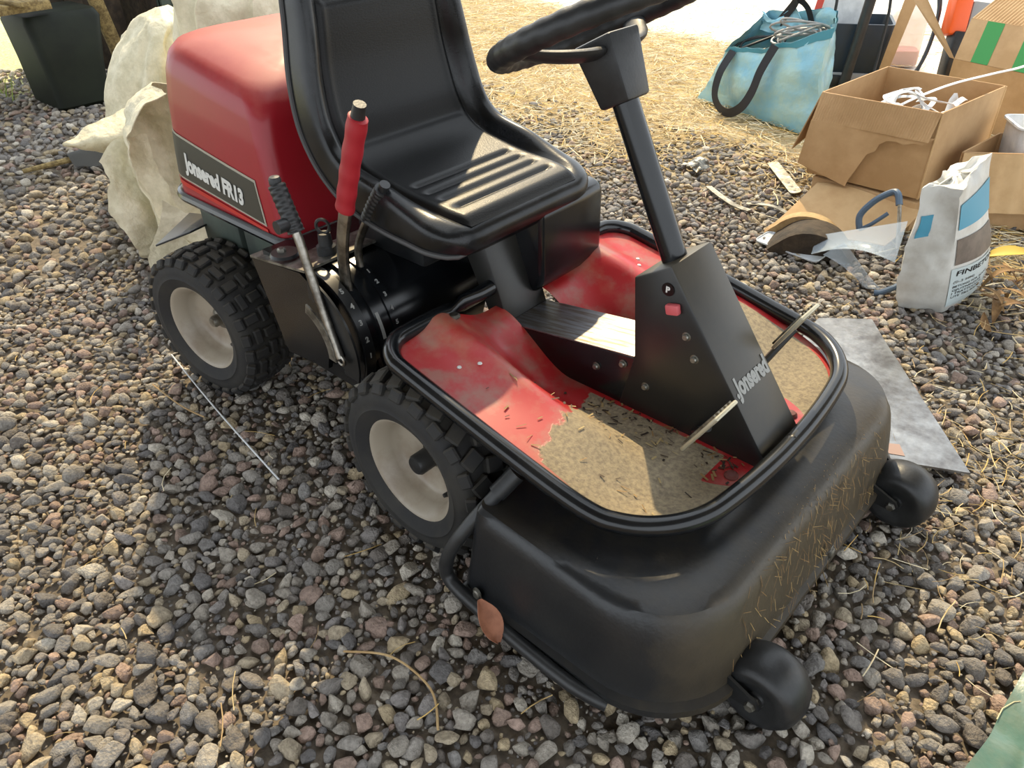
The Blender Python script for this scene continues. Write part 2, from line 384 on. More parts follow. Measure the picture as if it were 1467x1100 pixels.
big = dart(80000, (-1.9, 1.6), (-1.6, 2.4), .0115, .0255, ok_near, placed, power=1.5, pack=.72)
far = dart(40000, (-5.4, -1.9), (-1.2, 2.4), .015, .032, ok_near, placed, power=1.5, pack=.76)
mid = dart(70000, (-1.9, 1.6), (-1.6, 1.7), .006, .012, ok_near, placed, pack=.70, power=1.3)
sml = dart(26000, (-.9, 1.5), (-1.6, .9), .003, .006, lambda x, y: ok_near(x, y), placed, pack=.75)
def ok_ring(x, y):
    return 1 if not seen(x, y, 60) and random.random() > straw_edge(x, y) and (x-.96)**2+(y+1.11)**2 > .2 else 0
ring_ = dart(15000, (-3.2, 2.3), (-2.4, 2.2), .016, .028, ok_ring, placed, pack=.76)
MOWER_PX = [(205, 400), (240, 60), (400, -20), (1000, -20), (1000, 340), (1150, 430), (1270, 560), (1350, 700), (1290, 770), (1180, 1060), (950, 1040), (640, 800), (480, 600), (330, 570)]
cand = []
for i, (x, y, rr) in enumerate(big):
    q = projpx([[x, y, .01]])[0]
    if 0 < q[0] < 1467 and 0 < q[1] < 1100 and not in_poly(q[:2], MOWER_PX): cand.append((rr/q[2], i))
cand.sort(reverse=True); single = set(i for _, i in cand[:298])
def rot3(rs, n):
    a = rs.uniform(0, 2*np.pi, n); b = rs.normal(0, .35, n); c = rs.normal(0, .35, n)
    ca, sa, cb, sb, cc, sc = np.cos(a), np.sin(a), np.cos(b), np.sin(b), np.cos(c), np.sin(c)
    Z = np.zeros((n, 3, 3)); Z[:, 0, 0] = ca; Z[:, 0, 1] = -sa; Z[:, 1, 0] = sa; Z[:, 1, 1] = ca; Z[:, 2, 2] = 1
    X = np.zeros((n, 3, 3)); X[:, 0, 0] = 1; X[:, 1, 1] = cb; X[:, 1, 2] = -sb; X[:, 2, 1] = sb; X[:, 2, 2] = cb
    Y = np.zeros((n, 3, 3)); Y[:, 1, 1] = 1; Y[:, 0, 0] = cc; Y[:, 0, 2] = sc; Y[:, 2, 0] = -sc; Y[:, 2, 2] = cc
    return Z @ X @ Y
def mass(name, sets, parent):
    VV, FF, CC = [], [], []; base = 0
    for pts, sub in sets:
        shapes = [stone_shape(sub, 100+k) for k in range(14)]; P = np.array(pts); n = len(P)
        if n == 0: continue
        Rm = rot3(rng, n); ch = rng.integers(0, 14, n); tn = rng.integers(0, len(TINTS), n); br = rng.uniform(.78, 1.18, n)
        for k in range(14):
            idx = np.where(ch == k)[0]
            if len(idx) == 0: continue
            V, F = shapes[k]; W = np.einsum('nij,vj->nvi', Rm[idx], V)*P[idx, 2][:, None, None]*1.12
            W[:, :, 0] += P[idx, 0][:, None]; W[:, :, 1] += P[idx, 1][:, None]
            zz = W[:, :, 2].max(1); W[:, :, 2] += (rng.uniform(-.003, .012, len(idx))*np.clip(P[idx, 2]/.02, .3, 1.3)-zz+P[idx, 2]*.35)[:, None]
            nv = len(V); VV.append(W.reshape(-1, 3)); FF.append((F[None]+(np.arange(len(idx))*nv)[:, None, None]+base).reshape(-1, 3)); base += nv*len(idx)
            col = np.array(TINTS)[tn[idx]]*br[idx][:, None]; CC.append(np.repeat(col, nv, 0))
    V = np.concatenate(VV); F = np.concatenate(FF); Cc = np.concatenate(CC)
    me = bpy.data.meshes.new(name); me.vertices.add(len(V)); me.vertices.foreach_set('co', V.astype(np.float32).ravel())
    me.loops.add(len(F)*3); me.loops.foreach_set('vertex_index', F.astype(np.int32).ravel()); me.polygons.add(len(F))
    me.polygons.foreach_set('loop_start', np.arange(0, len(F)*3, 3, dtype=np.int32)); me.polygons.foreach_set('use_smooth', np.ones(len(F), bool))
    at = me.attributes.new('tint', 'FLOAT_COLOR', 'POINT'); at.data.foreach_set('color', np.concatenate([Cc, np.ones((len(Cc), 1))], 1).astype(np.float32).ravel())
    me.update(calc_edges=True); me.validate(); me.materials.append(MATS['stone'])
    o = bpy.data.objects.new(name, me); C.objects.link(o); o.parent = parent; o['kind'] = 'stuff'; return o
rest = [p for i, p in enumerate(big) if i not in single]
near_b = [p for p in rest if (p[0]-.96)**2+(p[1]+1.11)**2 < 1.75**2]; far_b = [p for p in rest if (p[0]-.96)**2+(p[1]+1.11)**2 >= 1.75**2]
print('STONES', len(near_b), len(far_b), len(far), len(mid), len(sml), len(ring_))
mass('gravel', [(near_b, 3), (far_b, 2), (far, 2), (mid, 2), (sml, 1), (ring_, 2)], floor)
svar = []
for k in range(48):
    V, F = stone_shape(3, 300+k); me = bpy.data.meshes.new('stone'); me.from_pydata(V.tolist(), [], F.tolist()); me.polygons.foreach_set('use_smooth', np.ones(len(F), bool))
    c = np.array(TINTS[k % len(TINTS)])*random.uniform(.8, 1.15); at = me.attributes.new('tint', 'FLOAT_COLOR', 'POINT'); at.data.foreach_set('color', np.tile(np.append(c, 1), len(V)).astype(np.float32)); me.materials.append(MATS['stone']); svar.append(me)
for n_, i in enumerate(sorted(single)):
    x, y, rr = big[i]; o = bpy.data.objects.new('stone', svar[n_ % 48]); C.objects.link(o); o.parent = floor
    o.scale = (rr*1.12,)*3; o.rotation_euler = (random.gauss(0, .3), random.gauss(0, .3), random.uniform(0, 6.28)); o.location = (x, y, random.uniform(-.006, .004)+rr*.12)
# straw: flattened stalks lying in a loose layer
def strands(name, pts, parent, cols, wid, lift=.012, kind='stuff', mat_='straw', lenr=(.04, .17), curl=.5):
    V, F, K = [], [], []
    for (x, y) in pts:
        L_ = random.uniform(*lenr); a = random.uniform(0, 6.283); cv = random.uniform(-curl, curl); z = random.uniform(.0, lift)+.004; tz = random.uniform(-.06, .10); wd = wid*random.uniform(.6, 1.3); c = np.array(random.choice(cols))*random.uniform(.75, 1.2); b0 = len(V); px, py, pz = x, y, z
        for k in range(4):
            aa = a+cv*k/3; nx, ny = -math.sin(aa)*wd, math.cos(aa)*wd
            V += [(px+nx, py+ny, pz), (px, py, pz+wd*.8), (px-nx, py-ny, pz)]; K += [c]*3
            px += math.cos(aa)*L_/3; py += math.sin(aa)*L_/3; pz = max(.002, pz+tz*L_/3)
        for k in range(3):
            q = b0+3*k; F += [(q, q+3, q+4, q+1), (q+1, q+4, q+5, q+2)]
    me = mb(V, F, name); at = me.attributes.new('tint', 'FLOAT_COLOR', 'POINT'); at.data.foreach_set('color', np.concatenate([np.array(K), np.ones((len(K), 1))], 1).astype(np.float32).ravel())
    me.materials.append(MATS[mat_]); o = bpy.data.objects.new(name, me); C.objects.link(o); o['kind'] = kind
    if parent: o.parent = parent
    return o
STRAW = [lin(222, 200, 150), lin(240, 228, 196), lin(204, 176, 120), lin(226, 190, 112), lin(192, 164, 120), lin(236, 222, 184)]
sp_ = []
while len(sp_) < 22000:
    x, y = random.uniform(-5.5, .9), random.uniform(1.2, 5.8)
    if random.random() < straw_edge(x, y)*(1 if y+.25*x < 3.7 else .12) and seen(x, y, 40): sp_.append((x, y))
stray = []
for _ in range(420):
    x, y = random.uniform(-2.5, 1.5), random.uniform(-1.4, 2.0)
    if seen(x, y, 0): stray.append((x, y))
for _ in range(700):
    x, y = random.gauss(.95, .22), random.gauss(.7, .35)
    if seen(x, y, 0) and x-.5 > .0: stray.append((x, y))
strands('straw_litter', sp_, floor, STRAW, .0021)
strands('straw_litter', stray, floor, STRAW, .0009, lift=.03, lenr=(.02, .09), curl=1.2)

# ------------------------------------------------------------------ ride-on mower
mower = root('ride_on_mower', 'red and black ride-on lawn mower with black seat parked on the gravel', 'lawn mower')
# hood
HR = [(.492, -1.105, -.548, .266, .03, .11), (.60, -1.088, -.562, .262, .035, .11), (.70, -1.066, -.580, .255, .04, .11), (.755, -1.05, -.590, .248, .045, .11), (.785, -1.038, -.600, .239, .055, .11), (.806, -1.022, -.616, .224, .065, .11), (.820, -.995, -.642, .20, .07, .11), (.830, -.96, -.675, .165, .07, .10), (.838, -.905, -.72, .11, .06, .08), (.841, -.86, -.765, .06, .03, .04)]
def hz(z, x): return z+.155*max(0, (-.6-x))*sstep(.55, .8, z)
def hood_ring(h):
    z, x0, x1, hw, rf, rr = h
    return [(x, y, hz(z, x)) for x, y in rrect(x0, x1, -hw, hw, (rf, rf, rr, rr), 7)]
def hinterp(z):
    for a, b in zip(HR, HR[1:]):
        if a[0] <= z <= b[0]:
            t = (z-a[0])/(b[0]-a[0]); return [a[i]+(b[i]-a[i])*t for i in range(6)]
    return HR[0]
rings = [hood_ring(hinterp(HR[0][0]+(HR[-1][0]-HR[0][0]-1e-6)*k/40)) for k in range(41)]
hood = obj('hood', loft(rings), 'red_paint', mower, label='red engine hood with dusty top', smooth=60)
def hood_pt(s, z, off):
    """s runs forwards along the near flank (x at the flat part), wrapping round the rear corner"""
    _, x0, x1, hw, rf, rr = hinterp(z); x = s
    y = -hw if x >= x0+rr else -(hw-rr+math.sqrt(max(0, rr*rr-(x0+rr-x)**2)))
    return Vector((x, y-off, hz(z, x)))
def quad_on_hood(q, off, nu=24, nv=6):
    (ax, az), (bx, bz), (cx, cz), (dx, dz) = q            # top rear, top front, bottom front, bottom rear
    def f(a, b):
        xt, zt = ax+(bx-ax)*a, az+(bz-az)*a; xb, zb = dx+(cx-dx)*a, dz+(cz-dz)*a
        return hood_pt(xt+(xb-xt)*b, zt+(zb-zt)*b, off)
    return thick(grid(f, nu, nv), .001)
obj('decal_border', quad_on_hood([(-1.01, .645), (-.634, .618), (-.616, .512), (-1.035, .545)], .0022), 'decal_edge', hood, label='pale border of the hood decal')
obj('decal_panel', quad_on_hood([(-1.005, .640), (-.639, .612), (-.624, .518), (-1.03, .550)], .0034), 'decal', hood, label='dark grey decal panel on the hood')
obj('red_stripe', quad_on_hood([(-1.04, .538), (-.614, .506), (-.612, .497), (-1.045, .525)], .003), 'red_strip', hood, label='bright red stripe under the decal')
tv, tf = text('Jonsered FR13', .058, bold=.0030, shear=.18, sx=.80)
wd = max(v.x for v in tv)
tv = [hood_pt(-.957+.262*v.x/wd, .572-.028*v.x/wd+v.y*.92, .0052+v.z) for v in tv]
obj('lettering', (tv, tf), 'white_print', hood, label='white lettering on the decal', smooth=0)
obj('hood_edging', tube([Vector((x, y, .487)) for x, y in rrect(-1.109, -.544, -.27, .27, (.03, .03, .11, .11), 7)], .012, 8, closed=True), 'black_gloss', mower, label='black edging under the hood')
# rear chassis
obj('rear_frame', join(box(-1.04, -.52, -.225, .225, .40, .485), box(-.98, -.40, -.15, .15, .2, .41)), 'black_paint', mower, bevel=.008)
obj('side_panel', box(-.99, -.80, -.25, -.20, .36, .478), 'dark_crate', mower, bevel=.006, label='dark green side panel under the hood')
obj('side_panel', box(-.775, -.60, -.25, -.20, .36, .478), 'dark_crate', mower, bevel=.006)
obj('rear_guard', hexa([(-1.06, -.365, .362), (-.97, -.30, .405), (-.97, -.20, .415), (-1.17, -.20, .372)], [(-1.06, -.365, .368), (-.97, -.30, .411), (-.97, -.20, .421), (-1.17, -.20, .378)]), 'black_paint', mower, bevel=.002)
for ax_ in (-.851, 0): obj('axle', tube([(ax_, -.30, .205), (ax_, .30, .205)], .037, 12), 'black_paint', mower)
# wheels: outer face towards -y in local space
TYRE = [(.112, .060), (.122, .070), (.140, .079), (.160, .082), (.176, .079), (.187, .070), (.193, .045), (.195, 0), (.193, -.045), (.187, -.070), (.176, -.079), (.160, -.082), (.150, -.0815), (.148, -.0835), (.140, -.080), (.126, -.073), (.120, -.070), (.112, -.060)]
RIM = [(.112, .064), (.119, .066), (.119, .062), (.105, .05), (.098, .03), (.098, .0), (.030, .004), (.030, .0), (.055, -.004), (.082, -.008), (.092, -.016), (.096, -.034), (.100, -.046), (.107, -.056), (.112, -.064), (.118, -.069), (.121, -.0695), (.121, -.066), (.112, -.060)]
tyre_me = finish(mb(*lathe(TYRE, 64, 'y', caps=False), 'tyre'), 50); tyre_me.materials.append(MATS['rubber'])
rim_me = finish(mb(*lathe(RIM, 48, 'y', caps=False), 'rim'), 50, recalc=True); rim_me.materials.append(MATS['rim_paint'])
def lug(dx, dy, dz):
    b_ = box(-dx, dx, -dy, dy, -.006, dz); me = finish(mb(*b_, 'tread_lug'), 30, bevel=.0035, seg=1); me.materials.append(MATS['rubber']); return me
LUGS = dict(cross=lug(.0125, .0185, .012), along=lug(.0205, .0105, .012), shoulder=lug(.0155, .0125, .011), chunk=lug(.0165, .020, .013))
def wheel(name, loc, yawz, kind, label, hubcol, phase=0):
    """the wheel's rim carries hub and valve; the tyre carries its tread lugs"""
    t = obj('tyre', tyre_me, None, mower, label=label+' tyre'); t.location = loc; t.rotation_euler = (0, 0, yawz)
    rm = obj('rim', rim_me, None, mower, label=label+' rim'); rm.location = loc; rm.rotation_euler = (0, 0, yawz)
    def put(me, ang, y, tilt, rr, tw):
        o = bpy.data.objects.new('tread_lug', me); C.objects.link(o); o.parent = t
        m_ = Matrix.Rotation(ang, 4, 'Y') @ Matrix.Translation((0, y, rr)) @ Matrix.Rotation(tilt, 4, 'X') @ Matrix.Rotation(tw, 4, 'Z'); o.matrix_local = m_
    if kind == 'turf':
        n = 26
        for k in range(n):
            a = 2*math.pi*k/n
            put(LUGS['shoulder'], a, -.069, .95, .187, 0); put(LUGS['cross'] if k % 2 else LUGS['along'], a, -.040, .2, .1925, 0)
            put(LUGS['along'] if k % 2 else LUGS['cross'], a, -.004, 0, .194, 0); put(LUGS['cross'] if k % 2 else LUGS['along'], a, .033, -.17, .1925, 0)
            put(LUGS['shoulder'], a+.13, .067, -.9, .187, 0)
    elif kind == 'block':
        n = 22
        for k in range(n):
            a = 2*math.pi*k/n
            put(LUGS['shoulder'], a, -.068, .95, .188, 0); put(LUGS['chunk'], a+.14, -.042, .25, .192, .35)
            put(LUGS['chunk'], a, -.004, 0, .194, -.3); put(LUGS['chunk'], a+.14, .036, -.2, .1925, .35)
    if kind:
        obj('hub', lathe([(0, -.052), (.019, -.050), (.023, -.044), (.023, .002), (.036, .004)] if hubcol == 'black' else [(0, -.034), (.012, -.034), (.016, -.028), (.016, -.012), (.028, -.008), (.034, 0)], 20, 'y'), 'black_plastic' if hubcol == 'black' else 'galv', rm, world=False)
        va = R_(118); vx, vz = math.sin(va)*.088, math.cos(va)*.088
        obj('valve_stem', tube([(vx, -.012, vz), (vx*.98, -.034, vz*.98), (vx*.96, -.044, vz*.96)], [.0075, .0055, .0045], 8), 'black_plastic', rm, world=False)
wheel('w', (-.851, -.330, .205), R_(8.9), 'turf', 'rear wheel near the red hood lettering,', 'dark')
wheel('w', (0, -.345, .205), 0, 'block', 'front wheel beneath the red footplate,', 'black')
wheel('w', (-.851, .330, .205), R_(8.9), None, 'rear wheel on the far side,', 'dark')
wheel('w', (0, .345, .205), 0, None, 'front wheel on the far side,', 'black')
# seat: padded shell lofted along its length
SP = [(-.022, .595), (-.06, .610), (-.12, .617), (-.20, .622), (-.28, .635), (-.345, .658), (-.395, .695), (-.428, .745), (-.446, .80), (-.458, .87), (-.462, .95), (-.468, 1.02), (-.482, 1.075)]
SC_ = cat([(x, z) for x, z in SP], 12)
SL = [0.]
for a, b in zip(SC_, SC_[1:]): SL.append(SL[-1]+float(np.linalg.norm(b-a)))
ST = SL[-1]
def seat_at(s):
    s = min(max(s, 0), ST); i = min(max(np.searchsorted(SL, s)-1, 0), len(SL)-2); t = (s-SL[i])/(SL[i+1]-SL[i]+1e-9); p = SC_[i]+(SC_[i+1]-SC_[i])*t
    e = .02; i0 = lambda q: np.array([np.interp(q, SL, [c[0] for c in SC_]), np.interp(q, SL, [c[1] for c in SC_])])
    tg = i0(min(s+e, ST))-i0(max(s-e, 0)); tg /= np.linalg.norm(tg); return p, np.array([tg[1], -tg[0]])       # normal: up on the seat, forward on the back
def seat_section(s):
    p, n = seat_at(s); n = n if n[1] > 0 or n[0] > 0 else -n
    W0 = .238; Rr = .085; dd = min(s, ST-s); W_ = W0-Rr*(1-math.sqrt(max(0, 1-(1-min(1, dd/Rr))**2)))
    W_ *= 1-.15*sstep(.58, 1, s/ST); hh = .036*math.sqrt(max(0.0, 1-(1-min(1, dd/.035))**2))*(1-.35*sstep(.3, .5, s/ST)); return p, n, W_, max(hh, 1e-4)
def seat_top(s, v, off=0):
    p, n, W_, hh = seat_section(s); av = abs(v); bol = .034*sstep(.72, .92, av)*sstep(.05, .3, s/ST)*(1-.5*sstep(.75, 1, s/ST))+.010*sstep(.73, .84, av)*sstep(0, .1, s/ST)
    return p, n, W_, hh, bol
rings = []
for k in range(141):
    s = ST*k/140; ring = []
    for j in range(88):
        a = 2*math.pi*j/88; ca, sa = math.cos(a), math.sin(a); v = math.copysign(abs(ca)**.42, ca); o_ = math.copysign(abs(sa)**.55, sa)
        p, n, W_, hh, bol = seat_top(s, v); f = sstep(-.2, .6, o_); q = hh*o_+bol*f*(hh/.036 if s < .05 else 1)
        x, z = p[0]+n[0]*q, p[1]+n[1]*q; ring.append((x, v*W_, z))
    rings.append(ring)
seat = obj('seat', loft(rings), 'seat_vinyl', mower, label='black vinyl bucket seat', smooth=70)
def pad(a, b):
    s = ST*(.035+.865*a); v = (b*2-1)*.74
    p, n, W_, hh, bol = seat_top(s, v); e = 0
    sm = min(min(a, 1-a)/.03, min(b, 1-b)/.03, 1); e = -.004+.010*sstep(0, 1, sm)
    if .0 < a < .40:
        for c_ in (.075, .135, .195, .255): e -= .0085*math.exp(-((a-c_)/.011)**2)*sstep(.88, .74, abs(b*2-1))
    if a > .52: e -= .006*sstep(.52, .56, a)*sstep(1, .85, abs(b*2-1))
    q = hh+bol+e
    return Vector((p[0]+n[0]*q, v*W_, p[1]+n[1]*q))
obj('seat_pad', thick(grid(pad, 150, 60), .004), 'seat_pad', seat, label='ribbed centre panel of the seat', smooth=60)
pp = []
for sgn in (-1, 1):
    row = [(seat_section(ST*k/60)) for k in range(1, 57)]
    pts = [Vector((p[0]-n[0]*hh*.5, sgn*W_*1.0, p[1]-n[1]*hh*.5)) for p, n, W_, hh in row]
    pp = pp+(pts[::-1] if sgn < 0 else pts)
obj('piping', tube(pp, .0055, 8), 'piping', seat, label='grey piping round the seat')
# console under the seat: quarter drum and plates
cx, cz, rr0 = -.37, .345, .152
arc = [(cx+rr0*math.cos(a), cz+rr0*math.sin(a)) for a in [R_(-28+118*k/24) for k in range(25)]]
obj('console', prism(arc+[(-.55, .497), (-.55, .24), (-.28, .24)], 'y', -.327, .05), 'black_gloss', mower, label='black drum-shaped lever console', bevel=0)
obj('console_plate', join(prism([(-.58, .474), (-.36, .506), (-.36, .512), (-.58, .480)], 'y', -.345, .05)), 'galv', mower, label='worn metal plate on the console')
obj('console_side', prism([(-.575, .476), (-.38, .50), (-.30, .46), (-.33, .30), (-.34, .27), (-.50, .25)], 'y', -.345, -.333), 'black_gloss', mower, label='black side plate of the console')
obj('hinge_tab', lathe([(0, .006), (.03, .006), (.034, 0), (0, 0)], 24, 'z', (-.47, -.318, .506)), 'black_paint', mower)
obj('bolt', lathe([(0, .016), (.007, .016), (.010, .012), (.010, .006), (0, .006)], 6, 'z', (-.475, -.322, .506)), 'galv', mower)
obj('foot_flange', box(-.30, -.19, -.33, .0, .265, .275), 'black_paint', mower)
def sector(y0, y1, r0, r1, a0, a1, n=20):
    P = [(cx+r1*math.cos(R_(a0+(a1-a0)*k/n)), cz+r1*math.sin(R_(a0+(a1-a0)*k/n))) for k in range(n+1)]+[(cx+r0*math.cos(R_(a1+(a0-a1)*k/n)), cz+r0*math.sin(R_(a1+(a0-a1)*k/n))) for k in range(n+1)]
    V = [(x, y, z) for y in (y0, y1) for x, z in P]; m_ = len(P); F = [(i, m_+i, m_+(i+1) % m_, (i+1) % m_) for i in range(m_)]
    for b in (0, m_):
        for k in range(n): F.append((b+k, b+k+1, b+2*n-k, b+2*n+1-k))
    return V, F
for (y0, y1, r1, a0, a1, mm) in ((-.352, -.347, .163, -20, 80, 'black_paint'), (-.326, -.300, .158, -26, 88, 'black_paint'), (-.278, -.262, .160, -20, 92, 'black_gloss'), (-.238, -.215, .156, 0, 92, 'black_gloss')):
    obj('quadrant', sector(y0, y1, .11, r1, a0, a1), mm, mower)
obj('latch', sector(-.372, -.368, .088, .112, -5, 72), 'galv', mower, label='curved pale latch on the outer lever')
def on_drum(s, y, ang, size, rad):
    g = text(s, size, bold=.0006, align='CENTER'); a = R_(ang); o_ = Vector((cx+rad*math.cos(a), y, cz+rad*math.sin(a)))
    return xf(g, frame(o_, (0, 1, 0), (-math.sin(a), 0, math.cos(a))))
for s, a in (('1', -2), ('2', 12), ('3', 26), ('4', 40), ('5', 54)): obj('number_mark', on_drum(s, -.313, a, .017, .1588), 'grey_print', mower, smooth=0)
for s, a in (('5', 14), ('4', 26), ('3', 38), ('2', 50), ('1', 61), ('N', 72)): obj('number_mark', on_drum(s, -.226, a, .014, .1568), 'grey_print', mower, smooth=0)
obj('slot_mark', sector(-.274, -.266, .1595, .1606, 8, 30), 'grey_print', mower)
# levers
def lever(path, rad, flat, gpath, grad, gmat, lab, mt='steel', ribs=0, gflat=1.):
    o = obj('lever', tube(cat(path, 6), rad, 12, flat=flat, up=(0, 1, 0)), mt, mower, label=lab)
    P = cat(gpath, 40); n = len(P); rr = [grad*(1+(.035*math.sin(k*2*math.pi*ribs/n) if ribs else 0))*(.82 if k in (0, n-1) else 1) for k in range(n)]
    obj('grip', tube(P, rr, 16, flat=gflat, up=(0, 1, 0)), gmat, o); return o
l1 = lever([(-.255, -.362, .345), (-.285, -.360, .43), (-.318, -.358, .535), (-.335, -.357, .60), (-.375, -.356, .68)], .0095, 1, [(-.337, -.357, .61), (-.357, -.357, .655), (-.378, -.356, .70)], .0175, 'black_plastic', 'thin steel lever with black ribbed grip', ribs=9)
obj('button', lathe([(0, .016), (.010, .015), (.0125, .010), (.0125, 0)], 14, 'z', (-.380, -.356, .700)), 'black_plastic', l1)
obj('side_button', xf(lathe([(0, .016), (.012, .014), (.014, .008), (.014, -.012), (0, -.012)], 14, 'y'), Matrix.Translation((-.345, -.382, .63))), 'black_plastic', l1)
obj('eye', tube([Vector((-.252+.011*math.cos(a), -.362, .340+.011*math.sin(a))) for a in [2*math.pi*k/14 for k in range(14)]], .004, 6, closed=True), 'steel', l1)
l2 = lever([(-.295, -.287, .44), (-.297, -.287, .51), (-.285, -.286, .585), (-.25, -.285, .68), (-.235, -.285, .72)], .017, .55, [(-.262, -.2855, .655), (-.225, -.285, .745), (-.178, -.284, .85)], .0215, 'red_grip', 'thick steel parking lever with red grip', ribs=5, gflat=.8)
obj('button', tube([(-.180, -.284, .848), (-.168, -.284, .874)], [.014, .012], 12), 'black_plastic', l2, label='black thumb button')
obj('pawl', prism([(-.30, .43), (-.27, .45), (-.225, .34), (-.215, .30), (-.235, .33), (-.25, .325), (-.285, .40)], 'y', -.291, -.282), 'steel', l2)
l3 = lever([(-.318, -.228, .46), (-.322, -.228, .52), (-.305, -.227, .565), (-.275, -.226, .61), (-.262, -.226, .635)], .009, 1, [(-.268, -.226, .615), (-.240, -.225, .655), (-.212, -.224, .69)], .0175, 'black_plastic', 'bent steel lever with black grip beside the seat', ribs=9)
obj('button', tube([(-.213, -.224, .688), (-.204, -.224, .702)], .011, 12), 'black_plastic', l3)
k1 = obj('key_switch', lathe([(.022, 0), (.022, .02), (.016, .024), (.014, .05), (0, .05)], 16, 'z', (-.40, -.255, .505)), 'black_plastic', mower)
obj('loop', tube([Vector((-.40+.013*math.cos(a), -.255+.008*math.cos(a), .570+.016*math.sin(a))) for a in [2*math.pi*k/16 for k in range(16)]], .004, 6, closed=True), 'black_plastic', k1)
obj('tank', xf(prism(rrect(-.30, -.02, .40, .618, (.06, .03, .03, .03), 5), 'y', .03, .245), Matrix()), 'black_gloss', mower, bevel=.012, label='black tank under the far side of the seat', smooth=50)
obj('seat_support', box(-.42, -.20, -.15, .10, .49, .60), 'black_paint', mower, bevel=.01)
# tunnel, upright box, dash
ub = obj('upright_box', hexa([(-.05, -.066, .30), (-.034, -.066, .37), (-.034, .066, .37), (-.05, .066, .30)], [(-.19, -.066, .575), (-.105, -.066, .562), (-.105, .066, .562), (-.19, .066, .575)]), 'dash_paint', mower, bevel=.003, label='upright black steel box behind the step')
obj('opening', box(-.178, -.118, -.055, .055, .560, .572), 'black_plastic', ub)
obj('tunnel', prism([(-.06, .27), (-.06, .372), (-.034, .377), (.30, .428), (.34, .428), (.34, .27)], 'y', -.064, .064), 'black_gloss', mower, bevel=.002)
obj('step_plate', hexa([(-.036, -.0655, .378), (.292, -.0655, .429), (.292, .0655, .429), (-.036, .0655, .378)], [(-.036, -.0655, .381), (.292, -.0655, .432), (.292, .0655, .432), (-.036, .0655, .381)]), 'brushed', mower, label='worn bare metal step plate')
DP = [(.255, .27), (.292, .432), (.279, .598), (.352, .642), (.585, .325), (.56, .285)]
dash = obj('dash', prism(DP, 'y', -.066, .066), 'dash_paint', mower, bevel=.004, label='black wedge-shaped steering console')
fd = Vector((.352-.585, 0, .642-.325)).normalized(); fn = Vector((fd.z, 0, -fd.x))
g = text('.Jonsered', .048, bold=.0022, align='LEFT', sx=.62); wd = max(v.x for v in g[0])
obj('lettering', xf(([Vector((v.x*.116/wd, v.y, v.z)) for v in g[0]], g[1]), frame(Vector((.352, -.058, .642))-fd*.262+fn*.0010, (0, 1, 0), fd)), 'grey_print', dash, label='pale lettering on the console front', smooth=0)
pc = Vector((.351, -.0668, .598))
obj('sign_disc', xf(lathe([(0, .0012), (.0125, .0012), (.0125, 0)], 24, 'z'), frame(pc, (1, 0, 0), (0, 0, 1))), 'black_gloss', dash)
obj('sign_ring', xf(([Vector((v.x, v.y, v.z*.3)) for v in tube([Vector((.0108*math.cos(a), .0108*math.sin(a), .001)) for a in [2*math.pi*k/28 for k in range(28)]], .0014, 6, closed=True)[0]], tube([Vector((math.cos(a), math.sin(a), 0)) for a in [2*math.pi*k/28 for k in range(28)]], .1, 6, closed=True)[1]), frame(pc, (1, 0, 0), (0, 0, 1))), 'white_print', dash, label='white ring round the letter P')
obj('sign_letter', xf(text('P', .016, bold=.0006, align='CENTER'), frame(pc+Vector((0, -.0016, -.0055)), (1, 0, 0), (0, 0, 1))), 'white_print', dash, smooth=0)
obj('knob', xf(box(-.013, .013, -.010, .010, 0, .014), frame((.368, -.066, .567), (1, 0, .25), (-.25, 0, 1))), 'pink_knob', dash, bevel=.004, label='pink parking brake knob')
bolt_me = finish(mb(*lathe([(0, .008), (.006, .008), (.008, .005), (.008, 0), (.011, 0), (.011, -.002)], 12, 'z'), 'bolt'), 30); bolt_me.materials.append(MATS['galv'])
for (bx, bz) in ((.397, .519), (.418, .480), (.268, .405), (.323, .376), (-.024, .344), (.205, .372)):
    b = obj('bolt', bolt_me, None, dash); b.matrix_local = frame((bx, -.0665, bz), (1, 0, 0), (0, 0, 1)); b.scale = (.8,)*3
# steering
cb, ax = Vector((.316, 0, .628)), Vector((-.447, 0, .894)).normalized()
obj('steering_column', tube([cb-ax*.04, cb+ax*.30], .0235, 20), 'black_gloss', mower)
def side_taper(a, b, wa, wb, da, db): # square hub sleeve
    e1 = Vector((0, 1, 0)); e2 = ax.cross(e1)
    f = lambda c, w_, d_: [c-e1*w_-e2*d_, c+e1*w_-e2*d_, c+e1*w_+e2*d_, c-e1*w_+e2*d_]
    return hexa(f(a, wa, da), f(b, wb, db))
sw = obj('steering_wheel', tube([cb+ax*.41+Vector((0, .178*math.cos(a), 0))+Vector((math.cos(R_(25)), 0, math.sin(R_(25))))*.178*math.sin(a) for a in [2*math.pi*k/160 for k in range(160)]], [.0205+.0007*math.cos(k*2*math.pi/160*32) for k in range(160)], 14, closed=True), 'black_plastic', mower, label='black steering wheel with finger grips')
obj('hub', side_taper(cb+ax*.275, cb+ax*.385, .032, .042, .032, .042), 'black_plastic', sw, bevel=.006)
e2 = Vector((math.cos(R_(25)), 0, math.sin(R_(25))))
def spoke(sg):
    P = cat([cb+ax*.362+Vector((0, sg*.0, 0)), cb+ax*.366+Vector((0, sg*.07, 0)), cb+ax*.385+Vector((0, sg*.125, 0))-e2*.03, cb+ax*.408+Vector((0, sg*.165, 0))-e2*.055], 8)
    return tube(P, [.028-.008*k/(len(P)-1) for k in range(len(P))], 12, flat=.36, up=tuple(ax))
for sg in (-1, 1): obj('spoke', spoke(sg), 'black_plastic', sw)
